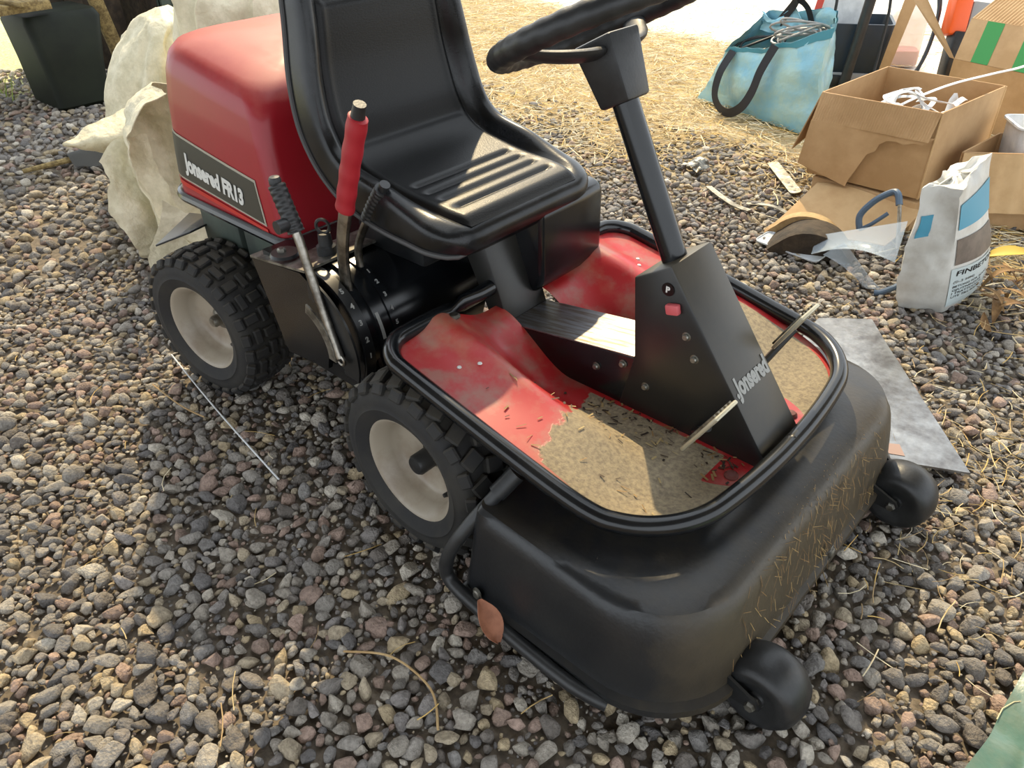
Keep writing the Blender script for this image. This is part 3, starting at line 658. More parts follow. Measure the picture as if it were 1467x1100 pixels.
# footplates
def tube_z(x): return .45-.20*(x+.08) if x < .42 else .35-.06*(x-.42)
def tray_fn(sg):
    def f(a, b):
        x = -.072+.642*a; yo = .375; 
        if x > .40: yo = .18+.195*math.sqrt(max(0, 1-((x-.40)/.178)**2))
        if x < -.05: yo -= .02*(1-sstep(-.085, -.05, x))
        y = .064+(yo-.064)*b
        zi = .31+.10*(1-sstep(-.06, .14, x))+.03*(1-sstep(-.085, -.035, x))*sstep(.1, .5, b)
        zo = tube_z(x)-.006
        arch = sstep(.125, .235, y)
        hump = .022*math.exp(-((y-.235)/.045)**2)*(1-sstep(.02, .26, x))
        front = sstep(.30, .52, x)
        z = zi+(zo-zi)*(arch*(1-front)+front*sstep(.25, .375, y+.12*sstep(.45, .57, x))*.55)+hump
        return Vector((x, sg*y, z))
    return f
for sg, nm in ((-1, 'red footplate in front of the levers, sandy mat at its front'), (1, 'red footplate on the far side of the console')):
    g = grid(tray_fn(sg), 90, 40); me = mb(g[0], g[1], 'footplate'); at = me.attributes.new('rim', 'FLOAT', 'POINT')
    at.data.foreach_set('value', np.array([1.0 if (j/40 > .935 or j/40 < .03 or (i/90 > .91 and j/40 < .36)) else 0.0 for i in range(91) for j in range(41)], np.float32))
    finish(me, 60); fp = obj('footplate', me, 'tray', mower, label=nm)
    for (bx, by) in ((-.058, .205), (.545, .115)):
        f = tray_fn(sg); a = (bx+.072)/.642; best = min((f(a, j/40) for j in range(41)), key=lambda v: abs(abs(v.y)-by))
        obj('bolt', lathe([(.013, 0), (.013, .003), (.009, .007), (0, .008)], 14, 'z', best), 'galv' if bx < 0 else 'rusty_screw', fp)
    for (bx, by) in ((.05, .30), (.075, .265)):
        f = tray_fn(sg); a = (bx+.072)/.642; best = min((f(a, j/40) for j in range(41)), key=lambda v: abs(abs(v.y)-by))
        obj('rivet', lathe([(.005, 0), (.004, .002), (0, .003)], 10, 'z', best), 'white_print', fp)
half = [(-.085, 0), (-.085, .20), (-.085, .30)]+[(-.085+.07*(1-math.cos(a)), .315+.07*math.sin(a)) for a in [R_(15*k) for k in range(1, 7)]]+[(.1, .387), (.25, .388), (.38, .386)]+[(.41+.175*math.sin(a), .19+.195*math.cos(a)) for a in [R_(12*k) for k in range(1, 8)]]+[(.592, .14), (.597, .06), (.598, 0)]
loop = [(x, -y) for x, y in half[1:]]+[(x, y) for x, y in half[::-1]]
loop = [(x, y) for x, y in loop]
loop = loop+[(-.085, 0.0)][:0]
P = cat([(x, y, tube_z(x)) for x, y in loop], 4, closed=True)
obj('bumper_tube', tube(P, .0175, 16, closed=True), 'black_gloss', mower, label='black tube frame round the footplates', smooth=60)
# pedals
for sg, nm, a, b in ((-1, 'pedal in front of the console', (.468, -.135, .362), (.525, -.135, .460)), (1, 'pedal on the far side of the console', (.480, .155, .435), (.525, .155, .520))):
    a, b = Vector(a), Vector(b); m_ = frame((a+b)/2, (b-a), (0, 1, 0)); L2 = (b-a).length/2
    p_ = obj('pedal', xf(box(-L2, L2, -.035, .035, -.004, .004), m_), 'pedal_steel', mower, bevel=.003, label='worn steel '+nm)
    obj('tread_strip', xf(join(*[box(-L2*.9, L2*.9, y-.003, y+.003, .004, .008) for y in (-.025, -.012, 0, .012, .025)]), m_), 'galv', p_)
    obj('pedal_arm', tube([a*.5+b*.5+Vector((0, 0, -.005)), Vector((.44, sg*.07, .33))], .007, 8), 'black_paint', p_)
# cutting deck
DR = [(.068, .215, .700, .488), (.072, .212, .703, .491), (.088, .212, .703, .491), (.093, .214, .692, .480), (.14, .220, .688, .475), (.20, .226, .680, .468), (.238, .229, .673, .462), (.255, .231, .666, .455), (.264, .233, .655, .446), (.270, .235, .638, .432), (.275, .237, .605, .404), (.281, .24, .56, .355), (.284, .24, .51, .29)]
def deck_ring(z, x0, x1, hw):
    rc = .165 if z < .26 else .14; out = []
    for x, y in rrect(x0, x1, -hw, hw, (rc, rc, .02, .02), 10):
        bow = .014*(1-(y/hw)**2)*sstep(x0, x1, x); zz = z+(.030*(1-sstep(.25, .42, x))*sstep(.22, .265, z)*(1-sstep(.385, .44, .85-hw)) if z > .2 else 0); out.append((x+bow, y, zz))
    return out
def dint(k, n):
    t = k/n*(len(DR)-1); i = min(int(t), len(DR)-2); f = t-i; return [DR[i][j]+(DR[i+1][j]-DR[i][j])*f for j in range(4)]
dr = []
for k in range(len(DR)):
    ring = deck_ring(*DR[k]); P = []
    for i in range(len(ring)):
        a, b = Vector(ring[i]), Vector(ring[(i+1) % len(ring)]); n_ = max(1, int((b-a).length/.03)) if k == 0 else cnt[i]
        if k == 0: cnt = (cnt if i else [])+[n_]
        for j in range(n_): P.append(a.lerp(b, j/n_))
    dr.append(P)
deck = obj('cutting_deck', loft(dr), 'deck_plastic', mower, label='black dusty cutting deck cover', smooth=38)
obj('deck_bar', tube(cat([(.262, -.375, .325), (.250, -.40, .30), (.212, -.470, .215), (.190, -.492, .15), (.195, -.496, .105), (.26, -.498, .086), (.40, -.502, .076), (.50, -.500, .070), (.56, -.485, .062)], 6), .0135, 12), 'black_plastic', mower, label='black bent bar along the deck side')
obj('bar_sleeve', tube([(.263, -.372, .327), (.246, -.408, .293)], .018, 12), 'black_plastic', mower)
for (bx, by, bz, nx) in ((.262, -.489, .105, (0, -1, 0)), (.712, .02, .118, (1, 0, 0))):
    n_ = Vector(nx); ob = obj('bolt', bolt_me, None, deck); ob.matrix_local = frame(Vector((bx, by, bz)), n_.cross(Vector((0, 0, 1))), (0, 0, 1)) @ Matrix.Rotation(math.pi, 4, 'Y'); ob.scale = (1, 1.6, .6)
cast = lathe([(0, -.040), (.015, -.040), (.017, -.036), (.030, -.036), (.045, -.044), (.058, -.042), (.068, -.030), (.0725, -.012), (.074, 0), (.0725, .012), (.068, .030), (.058, .042), (.045, .044), (0, .040)], 36, 'y')
for sg in (-1, 1):
    y = .017+sg*.304
    cw = obj('caster_wheel', xf(cast, Matrix.Translation((.742, y, .074))), 'black_plastic', mower, label='black caster roller at the '+('front of the deck side bar' if sg < 0 else 'far front of the deck'), smooth=50)
    obj('axle_bolt', lathe([(0, -.060), (.008, -.060), (.010, -.054), (.010, .054), (0, .060)], 6, 'y', (.742, y, .074)), 'galv', cw)
    for s2 in (-1, 1):
        yy = y+s2*.050; obj('bracket', prism([(.60, .075), (.60, .125), (.67, .120), (.748, .088), (.757, .074), (.748, .062), (.70, .064)], 'y', yy-.003, yy+.003), 'black_paint', cw)
# dried clippings stuck to the deck front
cl = []
V, F, K = [], [], []
for _ in range(380):
    y = random.gauss(.02, .16); k = random.uniform(3.2, 9.5); a, b, c_, dd_ = dint(k, 12)
    if abs(y) > dd_-.12: continue
    x = c_+.014*(1-(y/dd_)**2)+.002; L_ = random.uniform(.012, .045); t = random.uniform(-1.2, 1.2); dy, dz = math.sin(t)*L_, -math.cos(t)*L_
    b0 = len(V); V += [(x, y-.0006, a), (x, y+.0006, a), (x+.004+(-dz)*.12, y+dy+.0006, a+dz), (x+.004+(-dz)*.12, y+dy-.0006, a+dz)]; F.append((b0, b0+1, b0+2, b0+3)); K += [np.array(random.choice([lin(150, 116, 70), lin(178, 148, 96), lin(110, 84, 50)]))]*4
me = mb(V, F, 'clippings'); at = me.attributes.new('tint', 'FLOAT_COLOR', 'POINT'); at.data.foreach_set('color', np.concatenate([np.array(K), np.ones((len(K), 1))], 1).astype(np.float32).ravel()); me.materials.append(MATS['straw'])
o = obj('clippings', me, None, mower, kind='stuff')
# bits on the footplate
V, F, K = [], [], []; f = tray_fn(-1)
for _ in range(150):
    a, b = (random.uniform(.45, .97), abs(random.gauss(0, .14))+.02) if random.random() < .75 else (random.uniform(.3, .95), random.uniform(.1, .9))
    p = f(a, min(b, .97))+Vector((0, 0, .003)); t = random.uniform(0, 6.28); L_ = random.uniform(.004, .020); w_ = random.uniform(.0006, .0022); e = Vector((math.cos(t), math.sin(t), random.uniform(-.05, .25))); s_ = Vector((-e.y, e.x, 0))
    b0 = len(V); V += [p-e*L_/2-s_*w_, p-e*L_/2+s_*w_, p+e*L_/2+s_*w_, p+e*L_/2-s_*w_]; F.append((b0, b0+1, b0+2, b0+3)); K += [np.array(random.choice([lin(70, 52, 36), lin(150, 120, 76), lin(52, 40, 30), lin(176, 156, 110)]))]*4
me = mb(V, F, 'debris'); at = me.attributes.new('tint', 'FLOAT_COLOR', 'POINT'); at.data.foreach_set('color', np.concatenate([np.array(K), np.ones((len(K), 1))], 1).astype(np.float32).ravel()); me.materials.append(MATS['straw'])
obj('debris', me, None, mower, kind='stuff')

# ------------------------------------------------------------------ the clutter by the boxes
def panel(pts, t):
    P = [Vector(p) for p in pts]; n = Vector((0, 0, 0))
    for i in range(len(P)): n += P[i].cross(P[(i+1) % len(P)])
    n.normalize(); m_ = len(P); V = [p-n*t/2 for p in P]+[p+n*t/2 for p in P]
    return V, [tuple(range(m_))[::-1], tuple(range(m_, 2*m_))]+[(i, (i+1) % m_, m_+(i+1) % m_, m_+i) for i in range(m_)]
def ridged(p00, p10, p01, n, amp, t=.003, nv=6, bend=0.):
    """a corrugated sheet: ridges run from p00 towards p01, n of them along p00-p10"""
    a, b, c = Vector(p00), Vector(p10), Vector(p01); nn = (b-a).cross(c-a).normalized()
    return thick(grid(lambda s, q: a+(b-a)*s+(c-a)*q+nn*(amp*math.sin(s*n*2*math.pi)+bend*math.sin(math.pi*q)), n*6, nv), t)
# large open box
bx = root('cardboard_box', 'large open cardboard box with a torn front flap and white straps inside', 'box', (.04, 2.1, 0))
FL, FR_, BL, BR = Vector((-.2, 1.87, 0)), Vector((.23, 1.86, 0)), Vector((-.15, 2.38, 0)), Vector((.30, 2.345, 0)); z0, z1 = .12, .43
up = lambda p, z: Vector((p.x, p.y, z))
for nm, a, b in (('front_wall', FL, FR_), ('side_wall', FR_, BR), ('back_wall', BR, BL), ('side_wall', BL, FL)):
    obj(nm, panel([up(a, z0), up(b, z0), up(b, z1), up(a, z1)], .005), 'card', bx)
obj('bottom', panel([up(FL, z0+.01), up(FR_, z0+.01), up(BR, z0+.01), up(BL, z0+.01)], .005), 'card_inner', bx)
n_ = Vector((0, -1, 0))
obj('front_flap', ridged(up(FL, z1)+n_*.004, up(FR_, z1)+n_*.004, up(FL, z1-.10)+n_*.024+Vector((-.012, 0, 0)), 46, .0011), 'card', bx, label='corrugated strip of the folded front flap', smooth=60)
tp = [(-.012, .10), (.435, .085), (.42, .10), (.40, .115), (.37, .112), (.34, .125), (.31, .118), (.28, .122), (.255, .14), (.25, .165), (.222, .182), (.215, .20), (.205, .225), (.195, .25), (.18, .285), (.172, .315), (-.03, .268)]
obj('torn_flap', panel([Vector((-.2+a, 1.866-.024-.05*(b-.1), z1-b)) for a, b in tp], .004), 'card', bx, label='torn hanging piece of the front flap')
obj('side_flap', panel([up(FL, z1-.002), up(BL, z1-.002), up(BL, z1-.16)+Vector((-.16, 0, 0)), up(FL, z1-.225)+Vector((-.07, -.02, 0))], .004), 'card', bx, label='flap hanging off the box side')
for k in range(2): obj('edge_tape', tube([up((FR_, BR)[k], z0)+Vector((.002, -.003, 0)), up((FR_, BR)[k], z1)+Vector((.002, -.003, 0))], .004, 6), 'card_inner', bx)
# flattened card under it
fb = root('flattened_box', 'crushed cardboard box lying under the large open box', 'box', (.1, 2.0, 0))
obj('body', hexa([(-.16, 1.84, 0), (.24, 1.83, 0), (.28, 2.35, 0), (-.12, 2.36, 0)], [(-.17, 1.86, .115), (.235, 1.85, .105), (.275, 2.34, .115), (-.13, 2.35, .115)]), 'card', fb, bevel=.006)
obj('flap', thick(grid(lambda a, b: Vector((-.14+.40*a-.03*b, 1.85-.27*b+.03*a*b, .085*(1-b)**1.6+.010+.012*math.sin(5*a+3*b))), 20, 12), .004), 'card_inner', fb, label='loose flap lying on the gravel', smooth=60)
# straps in the box
st = root('strap_bundle', 'tangle of white plastic straps in the open cardboard box', 'strap', (.06, 2.1, .14))
def ribbon(path, w_, t=.0012, upv=(0, 0, 1)):
    P = [Vector(p) for p in path]; V, F = [], []; up_ = Vector(upv)
    for i, p in enumerate(P):
        tg = (P[min(i+1, len(P)-1)]-P[max(i-1, 0)]).normalized(); s = tg.cross(up_); s = s.normalized() if s.length > 1e-4 else Vector((1, 0, 0)); n = s.cross(tg)
        V += [p-s*w_-n*t, p+s*w_-n*t, p+s*w_+n*t, p-s*w_+n*t]
    for i in range(len(P)-1):
        a, b = i*4, i*4+4; F += [(a+k, a+(k+1) % 4, b+(k+1) % 4, b+k) for k in range(4)]
    return V, F+[(3, 2, 1, 0), tuple(range(len(P)*4-4, len(P)*4))]
rs = random.Random(4)
for k in range(15):
    c0 = Vector((.10+rs.uniform(-.09, .09), 2.10+rs.uniform(-.12, .12), .29+.008*k)); ra, rb = rs.uniform(.05, .13), rs.uniform(.05, .13); ph = rs.uniform(0, 6); tl = rs.uniform(-.5, .5)
    P = [c0+Vector((ra*math.cos(a+ph), rb*math.sin(a+ph), tl*.09*math.cos(a*1.0+k)+.02*math.sin(2*a))) for a in [R_(12*q) for q in range(int(rs.uniform(18, 30)))]]
    P = [Vector((min(max(p.x, -.15), .21), min(max(p.y, 1.90), 2.3), min(max(p.z, .15), .42))) for p in P]
    obj('strap', ribbon(P, rs.uniform(.006, .011), upv=(rs.uniform(-.6, .6), rs.uniform(-.6, .6), 1)), 'white_plastic', st)
obj('folded_sheet', thick(grid(lambda a, b: Vector((.16+.06*a, 2.14+.05*b, .27+.12*b+.03*math.sin(6*a))), 6, 6), .002), 'white_plastic', st, smooth=70)
ls = cat([(-.03, 2.0, .33), (.06, 2.06, .40), (.16, 2.14, .455), (.26, 2.25, .485), (.34, 2.36, .505), (.42, 2.46, .56), (.52, 2.58, .62), (.72, 2.72, .66)], 8)
obj('long_strap', tube(ls, .0095, 8, flat=.35, up=(0, 0, 1)), 'white_plastic', st, label='long strap leading out of the box')
# blue bag
bb = root('blue_bag', 'translucent blue plastic carrier bag with black handles, full of cords', 'bag', (-.75, 2.95, 0))
bagq = [(-1.30, 2.88), (-.52, 2.63), (-.62, 3.00), (-1.15, 3.20)]      # base
bagt = [(-1.10, 2.82, .30), (-.53, 2.68, .49), (-.64, 2.98, .50), (-1.03, 3.06, .46)]
def bagring(t):
    P = []
    for i in range(4):
        a, b = Vector((*bagq[i], .002)), Vector((*bagq[(i+1) % 4], .002)); c, e = Vector(bagt[i]), Vector(bagt[(i+1) % 4]); nn = (b-a).cross(Vector((0, 0, 1))).normalized()
        for k in range(16):
            s = k/16; p = (a.lerp(b, s)).lerp(c.lerp(e, s), t); p += nn*(.035*math.sin(math.pi*s)*math.sin(math.pi*min(1, t*1.1))); p += wr((p.x, p.y, p.z), 6, .022*min(1, t*6))+wr((p.x, p.y, p.z), 17, .010*min(1, t*6)); p.z = max(p.z, .002)-(.05*math.sin(math.pi*s)*t**6 if i in (0,) else 0)*0.4; P.append(p)
    return P
obj('bag_body', loft([bagring(k/18) for k in range(19)], cap1=False), 'blue_bag', bb, smooth=60, label='crinkled translucent blue bag')
bcen = Vector((-.8, 2.85, .42)); top = bagring(1.0); t2 = bagring(.91)
obj('hem', loft([[p+(p-bcen).normalized()*.007 for p in t2], [p+(p-bcen).normalized()*.007 for p in top]], False, False), 'blue_hem', bb, smooth=60)
for i in range(len(t2)): pass
hb = [(-1.07, 2.795, .30), (-1.10, 2.74, .20), (-1.10, 2.71, .10), (-1.05, 2.68, .045), (-.97, 2.645, .035), (-.90, 2.635, .08), (-.86, 2.645, .16), (-.84, 2.665, .26), (-.80, 2.70, .375)]
obj('handle', ribbon(cat(hb, 6), .023, upv=(.25, .95, .1)), 'strap_black', bb, label='black strap handle hanging down the front')
hb = [(-.95, 3.02, .41), (-.88, 3.0, .50), (-.84, 2.96, .54), (-.79, 2.98, .50), (-.76, 3.0, .42)]
obj('handle', ribbon(cat(hb, 6), .022, upv=(.4, .8, .3)), 'strap_black', bb)
obj('back_panel', thick(grid(lambda a, b: Vector((-1.05+.40*a, 3.03-.05*a, .36+.03*a+.12*b*(.5+.5*math.sin(6.3*a-1)**2)))+wr((a*3, b*3, 1), 2, .015), 24, 8), .002), 'blue_bag', bb, smooth=70)
for nm, lab, cc, mt, n0, rad in (('cord', 'grey coiled cord on top of the blue bag', (-.76, 2.86, .385), 'cable_grey', 6, .0055), ('cord', 'black coiled cord lying in the blue bag', (-.98, 2.90, .315), 'cable_black', 3, .0055)):
    rs = random.Random(n0); P = []
    for q in range(n0*18):
        a = q/18*2*math.pi; k = q//18; ra = .10+.03*math.sin(k*2.1); P.append(Vector(cc)+Vector((ra*math.cos(a), .075*math.sin(a+.3*k), .012*k+.035*math.sin(a+k*.8))))
    o = obj(nm, tube(P, rad, 7), mt, None, label=lab, cat='cord', world=False)
# navy tub and what stands in it
tb = root('navy_tub', 'navy blue plastic tub on a grey base beside the blue bag', 'tub', (-.8, 3.62, 0))
m_ = frame((-.82, 3.63, 0), (.34, .16, 0), (-.16, .34, 0))
obj('base', xf(box(-.25, .24, -.16, .16, 0, .10), m_), 'grey_plastic', tb, bevel=.012)
rr_ = [[m_ @ Vector((x*k, y*k, z)) for x, y in rrect(-.22, .22, -.15, .15, (.03,)*4, 5)] for z, k in ((.10, .96), (.12, 1), (.34, 1.07), (.355, 1.07), (.355, 1.0), (.15, .9))]
obj('tub', loft(rr_), 'navy', tb, smooth=40)
obj('foot', xf(box(-.05, .03, -.19, -.15, .03, .09), m_), 'black_plastic', tb, bevel=.006)
pn = root('plastic_board', 'white plastic board with a red edge standing in the navy tub', 'board', (-.9, 3.62, .15))
obj('sheet', panel([(-1.00, 3.56, .17), (-.78, 3.66, .17), (-.72, 3.71, .60), (-.94, 3.62, .62)], .012), 'white_plastic', pn)
obj('red_edge', panel([(-1.03, 3.545, .17), (-1.00, 3.56, .17), (-.94, 3.615, .62), (-.98, 3.60, .62)], .014), 'red_plastic', pn, label='red edge strip')
o = obj('pipe', tube([(-.70, 3.42, .01), (-.675, 3.44, .30), (-.65, 3.46, .62)], .028, 14), 'black_plastic', None, label='thick black pipe leaning against the navy tub', cat='pipe')
for i, (lab, P) in enumerate((('thin black cable looping over the navy tub rim', [(-.86, 3.46, .58), (-.83, 3.43, .48), (-.82, 3.41, .36), (-.80, 3.39, .15), (-.78, 3.36, .02)]), ('black cable hanging behind the thick black pipe', [(-.60, 3.50, .62), (-.56, 3.47, .45), (-.55, 3.44, .25), (-.53, 3.38, .10), (-.46, 3.32, .04), (-.40, 3.36, .05), (-.38, 3.40, .10)]), ('black cable hanging by the plastic jug', [(-.52, 4.05, .50), (-.45, 3.95, .36), (-.42, 3.80, .18), (-.44, 3.66, .02), (-.50, 3.60, .010)]), ('pair of looped black wires beside the box flap', [(-.52, 4.10, .48), (-.46, 4.0, .36), (-.44, 3.88, .16), (-.47, 3.76, .04), (-.56, 3.80, .010)]))):
    obj('cable', tube(cat(P, 8), .008 if i < 2 else .010, 8), 'cable_black', None, label=lab, cat='cable')
jg = root('plastic_jug', 'pale plastic jug with pink liquid at its bottom behind the cables', 'jug', (-.72, 4.30, 0))
mj = frame((-.72, 4.30, 0), (.8, .5, 0), (-.5, .8, 0))
obj('jug_body', loft([[mj @ Vector((x*k, y*k, z)) for x, y in rrect(-.11, .11, -.08, .08, (.025,)*4, 5)] for z, k in ((0, .94), (.012, 1), (.27, 1), (.31, .8), (.335, .35), (.36, .32))]), 'pale_jug', jg, smooth=40)
obj('liquid', loft([[mj @ Vector((x*k, y*k, z)) for x, y in rrect(-.11, .11, -.08, .08, (.025,)*4, 5)] for z, k in ((.004, .90), (.014, .97), (.09, .97))]), 'pink_liquid', jg, smooth=40)
obj('cap', xf(lathe([(.035, 0), (.035, .03), (0, .03)], 16, 'z'), mj @ Matrix.Translation((0, 0, .36))), 'red_plastic', jg)
# box with green tape
gb = root('taped_box', 'cardboard box with two green tape bands on its raised flap', 'box', (.1, 3.6, 0))
A, B = Vector((-.13, 3.26, 0)), Vector((.42, 3.09, 0)); dpt = Vector((.17, .52, 0)); zt = .30
for nm, a, b in (('front_wall', A, B), ('side_wall', B, B+dpt), ('back_wall', B+dpt, A+dpt), ('side_wall', A+dpt, A)):
    obj(nm, panel([up(a, 0), up(b, 0), up(b, zt), up(a, zt)], .006), 'card', gb)
fu = Vector((.0, .10, .165)); q = A+Vector((0, 0, zt))
obj('raised_flap', panel([q, up(B, zt), up(B, zt)+fu, q+fu], .005), 'card', gb, label='flap raised with two green tape bands')
ff = fu.normalized(); fx_ = (B-A).normalized(); fnn = fx_.cross(ff).normalized()
for a_ in (.085, .285): obj('green_tape', panel([q+fx_*a_+fnn*.004, q+fx_*(a_+.085)+fnn*.004, q+fx_*(a_+.085)+fu+fnn*.004, q+fx_*a_+fu+fnn*.004], .001), 'tape', gb, label='green tape band')
obj('torn_flap', ridged(q+fu, up(B, zt)+fu, q+fu+Vector((.06, .25, .10)), 34, .004), 'card_inner', gb, label='corrugated torn flap bent back', smooth=60)
obj('side_flap', panel([q, q+Vector((-.03, .02, 0)), q+Vector((-.37, .10, .30)), q+Vector((-.29, .13, .30))], .006), 'card', gb, label='narrow side flap sticking up')
obj('cardboard_strip', panel([(-.56, 3.47, .0), (-.52, 3.485, .0), (-.46, 3.58, .52), (-.52, 3.56, .52)], .006), 'card', None, label='narrow upright strip of cardboard between the navy tub and the jug', cat='cardboard', world=False)
ot = root('power_tool', 'orange and grey power tool standing behind the taped box', 'tool', (-.1, 4.05, 0))
mt_ = frame((-.36, 3.98, .38), (.10, -.30, -.95), (-.73, -.68, .1))
obj('tool_body', xf(box(-.11, .12, -.05, .05, -.05, .05), mt_), 'orange', ot, bevel=.014)
obj('cover', xf(box(-.06, .10, -.16, -.052, -.045, .045), mt_), 'grey_plastic', ot, bevel=.012)
obj('tool_handle', xf(box(.10, .37, -.14, .02, -.07, .03), mt_), 'black_plastic', ot, bevel=.015)
tw = root('baling_twine', 'orange baling twine heaped beyond the taped box', 'twine', (-.25, 4.6, 0))
rs = random.Random(9)
for k in range(9):
    c0 = Vector((-.12+rs.uniform(-.1, .1), 4.75+rs.uniform(-.15, .15), .03+.03*k)); P = [c0+Vector((rs.uniform(.15, .3)*math.cos(a), .2*math.sin(a), .05*math.sin(2*a+k))) for a in [R_(20*q_) for q_ in range(18)]]
    obj('loop', tube(cat(P, 3), .007, 6), 'orange', tw)
# lower box with tray
lb = root('low_box', 'yellowish low cardboard box holding a white tray behind the cement bag', 'box', (.55, 2.2, 0))
a0, a1 = Vector((.31, 1.955, 0)), Vector((.72, 2.225, 0)); dp = Vector((.04, .30, 0)); zt = .285
for nm, a, b in (('front_wall', a0, a1), ('side_wall', a1, a1+dp), ('back_wall', a1+dp, a0+dp), ('side_wall', a0+dp, a0)):
    obj(nm, panel([up(a, .0 if nm != 'front_wall' else .0), up(b, 0), up(b, zt), up(a, zt)], .006), 'card', lb)
ofs = (a1-a0).cross(Vector((0, 0, 1))).normalized()
obj('front_flap', ridged(up(a0, zt)+ofs*.01, up(a1, zt)+ofs*.01, up(a0, .085)+ofs*.06, 7, .004), 'card_inner', lb, label='front flap folded down over the box', smooth=60)
obj('bottom', panel([up(a0, .01), up(a1, .01), up(a1+dp, .01), up(a0+dp, .01)], .005), 'card', lb)
ty = root('plastic_tray', 'white plastic tray standing in the low cardboard box', 'tray', (.5, 2.26, .2))
mt_ = frame((.545, 2.29, .20), (.42, .28, 0), (-.28, .42, 0))
obj('tray_body', loft([[mt_ @ Vector((x*k, y*k, z)) for x, y in rrect(-.18, .17, -.09, .09, (.03,)*4, 6)] for z, k in ((-.185, .86), (-.17, .9), (.14, 1.0), (.145, 1.06), (.152, 1.06), (.152, 1.0), (.0, .92))]), 'white_plastic', ty, smooth=40)
# cement bag
cbg = root('cement_bag', 'white bag of concrete mix with blue and brown print standing on the gravel', 'bag', (.50, 1.38, 0))
L0, K0, R0 = Vector((.405, 1.244, 0)), Vector((.535, 1.295, 0)), Vector((.575, 1.545, 0)); Q0 = L0+(R0-K0)
lean = Vector((-.050, -.047, 0))
def bagpt(t, i, s):
    c = [L0, K0, R0, Q0]; a, b = c[i], c[(i+1) % 4]; mid_ = (L0+R0)/2; z = .395*t
    p = a.lerp(b, s); sq = 1-.30*sstep(.35, 1.0, t); n1 = (K0-L0).normalized()
    off = (p-mid_).dot(n1); p = p-n1*off*(1-sq)                       # the gusset closes towards the top
    nn = (b-a).cross(Vector((0, 0, 1))).normalized(); bul = math.sin(math.pi*s)*math.sin(math.pi*min(1, t*.85+.12))
    p = p+nn*(.026 if i in (1, 3) else .010)*bul*(1-.5*t)
    inn = 1-.10*(1-sstep(0, .10, t)); p = mid_+(p-mid_)*inn
    if i in (0, 2): p = p-nn*.016*math.sin(math.pi*s)*sstep(.35, .8, t)*(1 if i == 0 else .4)
    e_ = sstep(.6, 1, t); top_ = e_*((.0, .012, .05, .0)[i]*(1-s)+(.012, .05, .0, .0)[i]*s)
    p = p+lean*t**1.3; p.z = z+top_
    if i in (0, 2) or t > .93: p += wr((p.x, p.y, p.z*1.0), 11, .014*sstep(.05, .3, t))+wr(p, 31, .005*sstep(.05, .3, t))
    return p
rings = [[bagpt(k/34, i, j/14) for i in range(4) for j in range(14)] for k in range(35)]
cen = sum(rings[-1], Vector())/56
rings += [[cen+(p-cen)*k+Vector((0, 0, dz))+wr(p*1.0, 25, .014) for p in rings[34]] for k, dz in ((.82, .004), (.5, -.012), (.15, .0))]
obj('bag_shell', loft(rings), 'sack_paper', cbg, label='white paper bag with a crumpled top', smooth=50)
def printq(s0, s1, t0, t1, m__, nm, lab=None, slope=0.):
    return obj(nm, grid(lambda a, b: (lambda p: p+Vector((.0026, -.0005, .0005)))(bagpt(t0+(t1-t0)*b+slope*a, 1, s0+(s1-s0)*a)), 16, 10), m__, cbg, label=lab, smooth=60, recalc=False)
printq(.04, .93, .70, .875, 'print_blue', 'blue_print', 'blue printed block')
printq(.04, .93, .42, .63, 'print_brown', 'brown_print', 'brown printed block')
printq(.0, .90, .06, .39, 'print_pale', 'pale_print', 'pale blue printed foot')
def bagtext(s, s0, t0, hgt_, wid_, m__='print_black', bold=.001):
    g = text(s, 1, bold=bold*8, shear=.1); wd = max(v.x for v in g[0])
    V = [bagpt(t0+v.y*hgt_, 1, min(.999, s0+wid_*v.x/wd))+Vector((.0036, -.0010, .0006)) for v in g[0]]
    obj('bag_lettering', (V, g[1]), m__, cbg, smooth=0, recalc=False)
bagtext('FINBETON', .07, .325, .060, .93, bold=.0018)
bagtext('(0-3 MM)', .05, .262, .030, .40, 'grey_print')
for k, s in enumerate(('BETONG FÖR TUNNA', 'GJUTNINGAR', 'I TRÄTTUCKOR', 'UTE TILL BAD')): bagtext(s, .05, .222-.030*k, .026, (.80, .62, .66, .56)[k])
def gq(t0, t1, s0, s1, m__, lab): return obj('side_print', grid(lambda a, b: bagpt(t0+(t1-t0)*b, 0, s0+(s1-s0)*a)+Vector((.001, -.0026, 0)), 8, 8), m__, cbg, label=lab, smooth=60, recalc=False)
gq(.64, .80, .12, .42, 'print_blue', 'blue mark on the folded bag side')
# hacksaw, film, lids, log, blades on the gravel
hs = root('bow_saw', 'hand saw with blue-grey handle leaning by the cement bag', 'saw', (.25, 1.5, 0))
HP = [(.225, 1.62, .06), (.19, 1.66, .10), (.20, 1.68, .15), (.235, 1.66, .20), (.262, 1.655, .205), (.28, 1.63, .18)]
obj('saw_handle', tube(cat([(.13, 1.62, .055), (.115, 1.635, .10), (.145, 1.655, .155), (.19, 1.665, .195), (.215, 1.655, .20), (.235, 1.635, .17)], 8), .0115, 10), 'blue_grey', hs, label='blue-grey handle')
obj('grip_bar', tube(cat([(.13, 1.62, .055), (.165, 1.62, .085), (.205, 1.64, .13)], 6), .007, 8), 'blue_grey', hs)
obj('saw_frame', tube(cat([(.235, 1.635, .175), (.26, 1.60, .12), (.295, 1.53, .06)], 6), .007, 8, flat=.6), 'steel', hs)
obj('saw_bow', tube(cat([(.395, 1.40, .13), (.405, 1.37, .08), (.385, 1.33, .04), (.345, 1.295, .012), (.325, 1.285, .008)], 8), .0095, 10), 'blue_grey', hs, label='blue-grey end of the bow')
